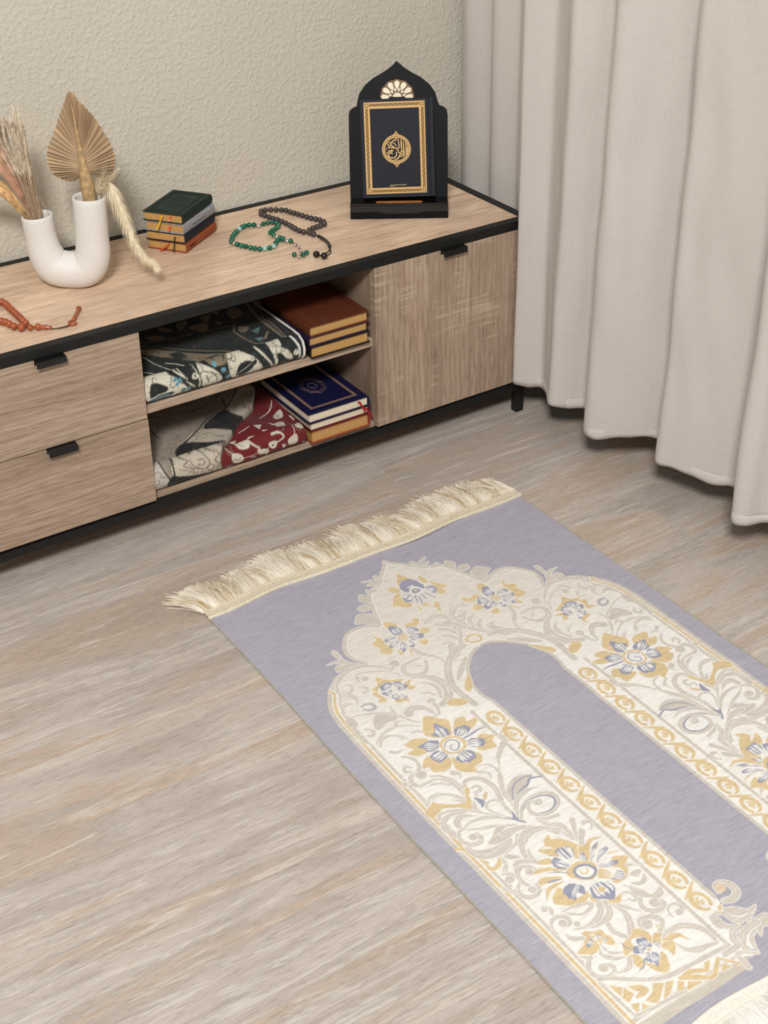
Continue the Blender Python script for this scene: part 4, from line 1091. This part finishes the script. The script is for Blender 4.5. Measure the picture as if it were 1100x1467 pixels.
for s0 in (-1,1):
    cb.poly([(cx0-8.5,cy0+s0*27),(cx0-2.5,cy0+s0*33),(cx0,cy0+s0*37.5),(cx0+2.5,cy0+s0*33),(cx0+8.5,cy0+s0*27)],GO,False)
    cb.poly([(cx0-4,cy0+s0*28.5),(cx0,cy0+s0*34.5),(cx0+4,cy0+s0*28.5)],GD,False);cb.path([(cx0,cy0+s0*28),(cx0,cy0+s0*33)],.6,GO)
cb.disc(cx0,cy0,29.5,GO);cb.disc(cx0,cy0,27.6,GD)
for i in range(60):a=2*math.pi*i/60;cb.disc(cx0+26.6*math.cos(a),cy0+26.6*math.sin(a),.95,GO)
cb.disc(cx0,cy0,25.4,GO);cb.disc(cx0,cy0,23.3,DK)
# calligraphy, traced (crop px about 345,755)
q=lambda P:[(cx0+(a-347)/183*29.5,cy0+(b_-757)/183*29.5) for a,b_ in P]
CL=[([(372,632),(378,690),(378,742),(330,742),(285,706),(272,690),(300,655),(345,628),(372,632)],1.5),([(300,672),(330,690),(348,718)],1.2),([(232,668),(243,700),(262,722),(250,738),(236,735)],1.3),([(262,722),(290,738),(318,742)],1.2),([(255,660),(285,684)],1.0),
 ([(408,640),(412,760)],1.6),([(436,665),(440,770),(442,835),(420,845),(398,852)],1.6),([(468,690),(472,800),(468,828)],1.6),
 ([(228,800),(262,772),(300,772),(262,800),(240,832),(268,860),(318,862),(344,838),(346,795)],1.6),([(284,800),(292,818)],1.4),
 ([(322,886),(352,882),(382,850),(392,808),(372,796)],1.6),([(392,808),(408,822),(436,818)],1.3),([(402,790),(420,800),(430,788),(412,776),(402,790)],1.2),([(350,770),(372,766),(366,786)],1.1),([(330,655),(345,650)],1.0),([(485,740),(488,800)],1.1),([(222,742),(216,760)],1.0)]
for P,w_ in CL:cb.stroke(q(P),(w_*1.2,w_*1.7,w_*1.2),GO)
# small script line
x=91.0
for i in range(14):
    cb.path([(x,175+(i%3)*.8-.6),(x-1.1,174+(i%2)*1.4),(x-2.3,175.6)],.42,(186,160,124));x-=2.5
cb.path([(66,177),(60,178),(56,176.6)],.4,(186,160,124));cb.blur()
nx_,nz_=300,400;gu,gv=np.meshgrid(np.linspace(0,149,nx_),np.linspace(0,200,nz_),indexing='ij')
hin=-.0009*np.exp(-((gu-139.5)/1.6)**2)
V=np.stack([(gu/149-.5)*Bw,-hin*1.0+0*gu,(.5-gv/200)*Bh],-1).reshape(-1,3)
F=[tuple(int(i_) for i_ in f_[::-1]) for f_ in grid_faces(nx_,nz_)]
# close it into a slab
per=[i*nz_ for i in range(nx_)]+[(nx_-1)*nz_+j for j in range(1,nz_)]+[i*nz_+nz_-1 for i in range(nx_-2,-1,-1)]+[j for j in range(nz_-2,0,-1)]
nb=len(V);V=np.vstack([V,V[per]+np.array([0,.0026,0])]);n_=len(per)
F+=[(per[i],nb+i,nb+(i+1)%n_,per[(i+1)%n_]) for i in range(n_)];F+=[list(range(nb,nb+n_))]
colb=np.vstack([cb.sample(gu,gv).reshape(-1,3),np.tile(lin(DK),(n_,1))])
mesh('front_cover',V,F,M['printed'],qb,smooth=False,col=colb,label='dark grey front cover with gold frame and round calligraphy emblem')
# ------------------------------------------------------------------ prayer beads
G1=[(-0.4925,-0.1241),(-0.5006,-0.1183),(-0.5104,-0.1182),(-0.518,-0.1205),(-0.5267,-0.1263),(-0.5385,-0.1366),(-0.5477,-0.1444),(-0.5574,-0.1551),(-0.5656,-0.1675),(-0.5725,-0.1790),(-0.573,-0.1886),(-0.5693,-0.1977),(-0.5659,-0.2083),(-0.5611,-0.2174),(-0.5566,-0.2279),(-0.5514,-0.2365),(-0.5451,-0.245),(-0.5358,-0.2492),(-0.5262,-0.2513),(-0.5155,-0.2485),(-0.5044,-0.2362),(-0.4936,-0.2251)]
G2=[(-0.4855,-0.1327),(-0.4737,-0.1299),(-0.4635,-0.1302),(-0.4547,-0.1331),(-0.4505,-0.1414),(-0.4512,-0.1531),(-0.4585,-0.1626),(-0.4675,-0.1681),(-0.4767,-0.1726),(-0.486,-0.1804),(-0.4864,-0.1952),(-0.4862,-0.2063),(-0.4839,-0.2155),(-0.4833,-0.2267),(-0.4804,-0.237),(-0.4747,-0.2436),(-0.4755,-0.2626),(-0.477,-0.2778),(-0.4826,-0.2962),(-0.5039,-0.3086),(-0.4905,-0.3198),(-0.4796,-0.3142),(-0.5003,-0.3206)]
D1=[(-0.4437,-0.0659),(-0.4332,-0.0644),(-0.4232,-0.0698),(-0.4141,-0.0764),(-0.4058,-0.0842),(-0.3992,-0.0918),(-0.3967,-0.1045),(-0.3932,-0.1143),(-0.3901,-0.1256),(-0.3866,-0.138),(-0.3832,-0.1503),(-0.3791,-0.1613),(-0.3745,-0.1708),(-0.3699,-0.1803),(-0.3691,-0.1941),(-0.3742,-0.2052),(-0.3856,-0.2083),(-0.3951,-0.2101),(-0.4049,-0.2116),(-0.416,-0.2164)]
D2=[(-0.4513,-0.0794),(-0.4496,-0.0915),(-0.4467,-0.1052),(-0.4434,-0.1165),(-0.4396,-0.1273),(-0.4379,-0.1417),(-0.4361,-0.1553),(-0.4351,-0.1691),(-0.4351,-0.1808),(-0.4351,-0.1924),(-0.434,-0.2068),(-0.4306,-0.2186),(-0.4230,-0.2275)]
D3=[(-0.4207,-0.2400),(-0.4162,-0.2500),(-0.4152,-0.2612),(-0.416,-0.2772),(-0.4195,-0.2952),(-0.426,-0.3123),(-0.4354,-0.324),(-0.4508,-0.3329),(-0.4611,-0.3334),(-0.4707,-0.3366),(-0.4627,-0.3518)]
O1=[(-1.0791,-0.2085),(-1.0672,-0.1981),(-1.0582,-0.194),(-1.0517,-0.1971),(-1.0491,-0.2085),(-1.0492,-0.2203),(-1.0495,-0.2318),(-1.0493,-0.2427),(-1.049,-0.2532),(-1.0486,-0.2635),(-1.0488,-0.2753),(-1.0486,-0.2864),(-1.0487,-0.2981),(-1.0484,-0.3104)]
O2=[(-1.0882,-0.2347),(-1.0891,-.2450),(-1.0881,-0.2554),(-1.0849,-0.268),(-1.0804,-0.2775),(-1.0763,-0.2849),(-1.0734,-0.2964),(-1.07,-0.3108)]
ZC=.4501
def bead(par,c0,p,r,mat,sc=(1,1,1),rz=0,lab=None,z=None):
    b=MB();b.sphere((p[0],p[1],(ZC+r*sc[2]) if z is None else z),r,14,9,sc,Matrix.Rotation(rz,3,'Z'));return b.out('bead',mat,par,True,off=c0,label=lab)
def cordo(par,c0,P,r,mat,z):
    b=MB();Q=cr([np.array(p) for p in P],3);b.tube([(q_[0],q_[1],z) for q_ in Q],r,6);return b.out('cord',mat,par,True,off=c0)
# green
c0=np.array([-.51,-.2,ZC]);gb=thing('prayer_beads','green stone prayer beads with silver spacers, looped in the middle of the cabinet top','prayer beads',tuple(c0))
for i,p in enumerate(G1):
    if i==4:bead(gb,c0,p,.0050,M['jade_pale'],lab='pale banded bead')
    elif i==10:bead(gb,c0,p,.0045,M['silver'],(.7,1,1),lab='silver spacer bead')
    elif i in(17,19):bead(gb,c0,p,.0052,M['jade_pale'],lab='pale banded bead')
    else:bead(gb,c0,p,.0052,M['jade'])
for i,p in enumerate(G2):
    if i in (0,):bead(gb,c0,p,.0045,M['silver'],(1.35,.9,.9),-.1,lab='silver spacer bead')
    elif i in (11,14):bead(gb,c0,p,.0045,M['silver'],(1.3,.85,.85),-1.0,lab='silver spacer bead')
    elif i in(16,17,18,22):bead(gb,c0,p,.0032,M['silver'],lab='silver chain link')
    elif i==13:bead(gb,c0,p,.0058,M['jade'],(1,1.2,1))
    else:bead(gb,c0,p,.0050,M['jade'])
cordo(gb,c0,G1+[G2[13]],.0007,M['cordk'],ZC+.005);cordo(gb,c0,[G1[0]]+G2[:19],.0007,M['cordk'],ZC+.0048);cordo(gb,c0,[G2[18],G2[22],G2[19]],.0008,M['silver'],ZC+.003);cordo(gb,c0,[G2[18],G2[21],G2[20]],.0008,M['silver'],ZC+.003)
# dark
c0=np.array([-.41,-.17,ZC]);db=thing('prayer_beads','speckled black prayer beads with two tassel ends, in front of the book stand','prayer beads',tuple(c0))
for p in D1+D2:bead(db,c0,p,.0057,M['inlaid'])
bead(db,c0,D3[0],.0062,M['inlaid'],(1,1.3,1))
b=MB();Q=cr([np.array(p) for p in D3[1:6]],6);b.tube([(q_[0],q_[1],ZC+.0040) for q_ in Q],[.0036 if i%2 else .0030 for i in range(len(Q))],8);b.out('tassel_stem',M['inkbead'],db,True,off=c0)
cordo(db,c0,[D3[5],D3[6],D3[7],D3[9]],.0011,M['cordk'],ZC+.0012);cordo(db,c0,[D3[5],(-.436,-.332),(-.452,-.345),D3[10]],.0011,M['cordk'],ZC+.0012)
for p in (D3[9],D3[10]):bead(db,c0,p,.0068,M['inkbead'],lab='plain black end bead')
cordo(db,c0,D1,.001,M['cordk'],ZC+.0055);cordo(db,c0,[D1[0]]+D2+[D3[0]],.001,M['cordk'],ZC+.0055)
# orange
c0=np.array([-1.03,-.28,ZC]);ob=thing('prayer_beads','orange-brown prayer beads with carved end piece at the left front of the cabinet top','prayer beads',tuple(c0))
for p in O1:bead(ob,c0,p,.0067,M['amber'])
for p in O2:bead(ob,c0,p,.0067,M['amber'])
bead(ob,c0,(-1.0614,-.3235),.0074,M['amber']);bead(ob,c0,(-1.0476,-.3301),.0058,M['amber'])
b=MB();A=np.array([-1.0425,-.3325,ZC+.0065]);Bp=np.array([-1.0155,-.3490,ZC+.0045]);rr_=[.002,.0028,.0062,.0066,.0055,.0038,.0036,.0040,.0046,.0030,.0040,.0022]
b.tube([A+(Bp-A)*t for t in np.linspace(0,1,12)],rr_,12);b.out('end_piece',M['amber'],ob,True,off=c0,label='turned orange end piece')
cordo(ob,c0,[(-1.0165,-.3486),(-1.0014,-.3547),(-.9903,-.3558),(-.984,-.3535)],.0009,M['cord'],ZC+.0016);cordo(ob,c0,[(-1.0165,-.3486),(-1.000,-.3530),(-.991,-.3530),(-.984,-.3515)],.0009,M['cord'],ZC+.0016)
cordo(ob,c0,O1+[(-1.0476,-.3301)],.001,M['cord'],ZC+.006);cordo(ob,c0,[O1[0]]+O2+[(-1.0614,-.3235),(-1.0476,-.3301)],.001,M['cord'],ZC+.006)
b=MB();b.tube([(-.9770+.0062*math.cos(a),-.3495+.0072*math.sin(a),ZC+.003) for a in np.linspace(.9,5.9,22)],[.0012]+[.0024]*20+[.0012],8);b.out('ring',M['amber'],ob,True,off=c0,label='open carved ring')
A=np.array([-.9730,-.3425,ZC+.004]);Bp=np.array([-.9420,-.2960,ZC+.004]);tt=np.linspace(0,1,14)
b=MB();b.tube([A+(Bp-A)*t for t in tt],[.0026,.0036,.003,.0036,.003,.0036,.0032,.0036,.0032,.0028,.0034,.0050,.0050,.0025],10);b.out('carved_stick',M['amber'],ob,True,off=c0)
# ------------------------------------------------------------------ vase and dried stems
VP=np.array([-.905,-.19,.4502]);vr=np.array([.8487,-.5289,0]);vf=np.array([.5289,.8487,0])
def VV(a,b_,d=0):return VP+vr*a+vf*d+np.array([0,0,b_])
def LV(x,y,d=0):return VV(.0117+(x-472)*.000275,.1736-(y-740)*.0002815,d)
def LL_(x,y,d=0):return LV(x,y,d)-VP
ax=cr([(-.0560,.1386),(-.0540,.10),(-.0490,.066),(-.035,.0400),(-.006,.0318),(.022,.0345),(.037,.060),(.0400,.10),(.0427,.1720)],7)
ra=np.interp(np.linspace(0,1,len(ax)),np.linspace(0,1,9),[.0287,.0285,.0315,.0345,.0345,.0345,.0325,.0305,.0308])
nn=40;V=[];kk=len(ax)
def ringv(c,tan,r,out):
    tan=np.array(tan)/np.hypot(*tan);nrm=np.array([-tan[1],tan[0]])
    for j in range(nn):
        t=2*math.pi*j/nn;p=c+nrm*r*math.cos(t);out.append((vr*p[0]+np.array([0,0,p[1]])+vf*r*.98*math.sin(t)))
R_=[]
t0=ax[1]-ax[0];t1=ax[-1]-ax[-2];u0=t0/np.hypot(*t0);u1=t1/np.hypot(*t1)
seq=[(ax[0]+u0*.05,u0,ra[0]-.0065),(ax[0]+u0*.004,u0,ra[0]-.006),(ax[0]-u0*.0005,u0,ra[0]-.005),(ax[0]-u0*.0025,u0,ra[0]-.003),(ax[0]-u0*.002,u0,ra[0]-.001),(ax[0],u0,ra[0])]
for i in range(1,kk-1):seq.append((ax[i],ax[i+1]-ax[i-1],ra[i]))
seq+=[(ax[-1],u1,ra[-1]),(ax[-1]+u1*.002,u1,ra[-1]-.001),(ax[-1]+u1*.0025,u1,ra[-1]-.003),(ax[-1]+u1*.0005,u1,ra[-1]-.005),(ax[-1]-u1*.004,u1,ra[-1]-.006),(ax[-1]-u1*.05,u1,ra[-1]-.0065)]
for c_,t_2,r_ in seq:ringv(np.array(c_),t_2,r_,V)
V=np.array(V);V[:,2]=np.maximum(V[:,2],0)
F=[(i*nn+j,(i+1)*nn+j,(i+1)*nn+(j+1)%nn,i*nn+(j+1)%nn) for i in range(len(seq)-1) for j in range(nn)]+[list(range(nn)),list(range((len(seq)-1)*nn,len(seq)*nn))[::-1]]
vase=mesh('vase',V,F,M['ceramic'],None);vase.location=VP;setp(vase,'matte white U-shaped two-mouth ceramic vase standing on the cabinet top','vase')
# palm leaf
lf=thing('dried_palm_leaf','pleated spade-shaped dried palm leaf standing in the taller mouth of the vase','dried leaf',tuple(VP))
outl=cr([(540,592),(515,622),(470,632),(415,606),(370,560),(350,500),(352,440),(375,370),(415,290),(455,205),(495,120),(538,45),(590,105),(640,165),(690,225),(745,320),(780,400),(792,460),(785,520),(760,565),(700,590),(650,578),(612,562)],5)
V=[];F=[];LC=[];n=len(outl);M['leafattr']=cloth_attr('pleated_palm',.8,0,sc=(60,60,200),bs=.2)
for i,(x,y) in enumerate(outl):
    # rib foot: leaflets leave the midrib between its base and 2/3 height
    side=-1 if i<n*.5 else 1
    t=i/(n-1);s=1-abs(t*2-1)
    fx=575+side*8-(s**2.5)*22;fy=590-(s**2.5)*300
    dz=.0032*(1 if i%2 else -1)
    jx=x+random.uniform(-4,4);jy=y+random.uniform(-4,4)
    curve=-.012*((x-565)/220)**2
    for k in range(5):
        q_=k/4;V.append(LL_(fx+(jx-fx)*q_,fy+(jy-fy)*q_,(dz*min(1,q_*1.6))+curve*q_))
    if i:F+=[((i-1)*5+k,(i-1)*5+k+1,i*5+k+1,i*5+k) for k in range(4)]
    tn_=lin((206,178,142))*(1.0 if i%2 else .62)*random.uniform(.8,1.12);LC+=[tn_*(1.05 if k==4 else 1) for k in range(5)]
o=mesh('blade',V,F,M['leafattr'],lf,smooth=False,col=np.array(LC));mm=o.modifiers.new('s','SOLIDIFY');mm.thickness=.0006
b=MB();P=[(592,900),(588,760),(584,660),(578,590),(572,520),(566,430),(558,320),(548,200),(540,90)];b.tube([LL_(x,y,-.002) for x,y in P],[.0125,.0122,.0128,.0110,.0072,.0050,.0034,.002,.0008],12);b.out('stalk',M['leafstem'],lf,True)
def hairs(path_pts,n,len0,spread,seedw,wd=.0003,down=0,taper=True,tip=1.0):
    Q=cr([np.array(p) for p in path_pts],8);V=[];F=[];m_=len(Q);c=0
    for i in range(n):
        t=rng.uniform(0,1);j=min(m_-2,int(t*(m_-1)));p=Q[j]+(Q[j+1]-Q[j])*rng.uniform();T_=Q[min(j+2,m_-1)]-Q[max(j-2,0)];T_=T_/np.linalg.norm(T_)
        d=rng.normal(size=3);d-=T_*(d@T_);d/=np.linalg.norm(d)+1e-9
        L=len0*rng.uniform(.5,1.1)*((1-.55*t) if taper else 1);e=p+(T_*(1-spread)+d*spread)*L+np.array([0,0,-down*L]);mid=(p+e)/2+d*L*spread*.25
        s=np.cross(T_,d)*wd
        V+=[p-s,p+s,mid-s,mid+s,e-s*.3,e+s*.3];F+=[(c,c+1,c+3,c+2),(c+2,c+3,c+5,c+4)];c+=6
    return V,F
pl=thing('pampas_plume','cream feathery grass plume bending down over the right side of the vase','dried grass',tuple(VP))
P1=[(640,870,.004),(655,740,.002),(690,650,0),(722,575,0)];st=[LL_(*p) for p in P1]
b=MB();b.tube([LL_(*p) for p in [(630,880,.008),(660,720,.004),(700,655,0),(725,648,-.002),(745,680,-.006),(775,760,-.010),(810,860,-.016)]],[.0016]*5+[.0013]*2,7);b.out('stem',M['straw'],pl,True)
V1,F1=hairs([LL_(*p) for p in [(655,735,.002),(690,640,0),(715,560,0),(735,480,0)]],1300,.040,.5,0,wd=.00022)
V3,F3=hairs([LL_(*p) for p in [(700,650,-.001),(745,610,-.003),(792,560,-.004)]],350,.022,.4,0,wd=.0002)
V2,F2=hairs([LL_(*p) for p in [(735,640,-.004),(765,730,-.009),(800,830,-.014),(835,930,-.02),(875,1040,-.026),(930,1120,-.03),(975,1150,-.03),(1005,1195,-.032)]],3300,.038,.5,0,wd=.0002,down=.3)
k_=len(V1);k2=k_+len(V2);o=mesh('plume',V1+V2+V3,F1+[tuple(i+k_ for i in f) for f in F2]+[tuple(i+k2 for i in f) for f in F3],M['plume'],pl,smooth=False)
# grasses in the left mouth
gr=thing('dried_grass_bunch','bunch of thin dried grass with pale feathery tips in the shorter vase mouth','dried grass',tuple(VP))
b=MB();V=[];F=[]
for i in range(46):
    tx=rng.uniform(20,215);ty=rng.uniform(150,300)+abs(tx-120)*.2;bx=205+rng.uniform(0,55)+(tx-110)*.12
    P=[(bx+10,960,rng.uniform(-.006,.006)),(bx,885,rng.uniform(-.012,.004)),(bx+(tx-bx)*.42,885+(ty-885)*.45,rng.uniform(-.014,.008)),(tx+14,ty+(885-ty)*.2,rng.uniform(-.02,.012)),(tx,ty,rng.uniform(-.025,.015))]
    Q=[LL_(*p) for p in P];b.tube(cr(Q,4),[.0006]*17 if False else .00055,4,False)
    v_,f_=hairs(Q[2:],150,.022,.2,0,.0003);k_=len(V);V+=v_;F+=[tuple(a+k_ for a in g_) for g_ in f_]
P=[(225,900,.01),(262,740,.0),(300,828,-.002)]
b.tube(cr([LL_(245,900,.01),LL_(258,740,0),LL_(275,775,0),LL_(300,830,-.003)],5),.0006,4,False)
b.out('stems',M['strawd'],gr,True);mesh('seed_heads',V,F,M['straw'],gr,smooth=False)
def strip(name,lab,pts,wid,mat,npl=6,dp=.0015):
    t=thing(name,lab,'dried leaf',tuple(VP));V=[];F=[]
    Q=cr([LL_(*p) for p in pts],8);W=np.interp(np.linspace(0,1,len(Q)),np.linspace(0,1,len(wid)),wid);m_=npl*2+1
    for i,p in enumerate(Q):
        T_=Q[min(i+1,len(Q)-1)]-Q[max(i-1,0)];T_/=np.linalg.norm(T_);s=np.cross(T_,vf);s/=np.linalg.norm(s)
        for j in range(m_):V.append(p+s*W[i]*(j/(m_-1)-.5)+vf*(dp*(1 if j%2 else -1)*min(1,W[i]/.01)-.006*math.cos(3.1416*(j/(m_-1)-.5))))
        if i:F+=[((i-1)*m_+j,(i-1)*m_+j+1,i*m_+j+1,i*m_+j) for j in range(m_-1)]
    o=mesh('blade',V,F,mat,t,smooth=False);q_=o.modifiers.new('s','SOLIDIFY');q_.thickness=.0005;return t
strip('dried_palm_leaf','pale brown pleated dried leaf behind the golden one, leaning left out of the vase',[(215,935,.006),(195,880,.004),(130,700,.004),(65,540,.004),(0,430,.004),(-110,330,.004),(-250,300,.004)],[.003,.006,.016,.034,.055,.07,.05],M['leafb'],8)
strip('dried_palm_leaf','golden brown folded dried leaf, lowest of those leaning left out of the vase',[(210,940,-.004),(185,885,-.006),(120,780,-.010),(55,690,-.010),(0,645,-.010),(-90,640,-.010),(-200,690,-.01)],[.003,.006,.014,.022,.030,.030,.01],M['leafg'],5,.0022)
# ------------------------------------------------------------------ camera
f_px,ppx,ppy=2058.9687,505.0553,535.8689
C_=(-1.74570,-2.56728,1.51402);yaw,pit,roll=.5437124,.4743031,.0298401
fw=Vector((math.sin(yaw)*math.cos(pit),math.cos(yaw)*math.cos(pit),-math.sin(pit)));rt=Vector((math.cos(yaw),-math.sin(yaw),0));dn=fw.cross(rt)
r2=rt*math.cos(roll)+dn*math.sin(roll);d2=-rt*math.sin(roll)+dn*math.cos(roll)
cam=bpy.data.cameras.new('camera');co_=bpy.data.objects.new('camera',cam);COL.objects.link(co_)
mw=Matrix.Identity(4);
for i,v_ in enumerate((r2,-d2,-fw)):
    for j in range(3):mw[j][i]=v_[j]
mw.translation=Vector(C_);co_.matrix_world=mw
cam.sensor_fit='VERTICAL';cam.sensor_height=36;cam.lens=f_px*36/1467
cam.shift_x=(550-ppx)/1467;cam.shift_y=(ppy-733.5)/1467;cam.clip_start=.05
SC.camera=co_
# ------------------------------------------------------------------ light
def area(name,loc,tgt,size,power,col):
    l=bpy.data.lights.new(name,'AREA');l.size=size;l.energy=power;l.color=col;o=bpy.data.objects.new(name,l);COL.objects.link(o)
    o.location=loc;o.rotation_euler=(Vector(tgt)-Vector(loc)).to_track_quat('-Z','Y').to_euler();return o
area('softbox',(-2.9,-3.8,3.75),(-.6,-.6,.2),.75,166,(1,.985,.968))
area('overhead_fill',(-1.0,-2.2,2.55),(-.8,-1.1,0),1.6,9,(1,.99,.98))  # weak wide area lamp overhead, unseen, aimed at the floor
wd=bpy.data.worlds.new('world');SC.world=wd;wd.use_nodes=True;bg=wd.node_tree.nodes['Background'];bg.inputs[0].default_value=(.93,.95,1,1);bg.inputs[1].default_value=.17
SC.view_settings.view_transform='Standard';SC.view_settings.look='None';SC.view_settings.gamma=1;SC.view_settings.exposure=0.29;SC.view_settings.use_curve_mapping=False
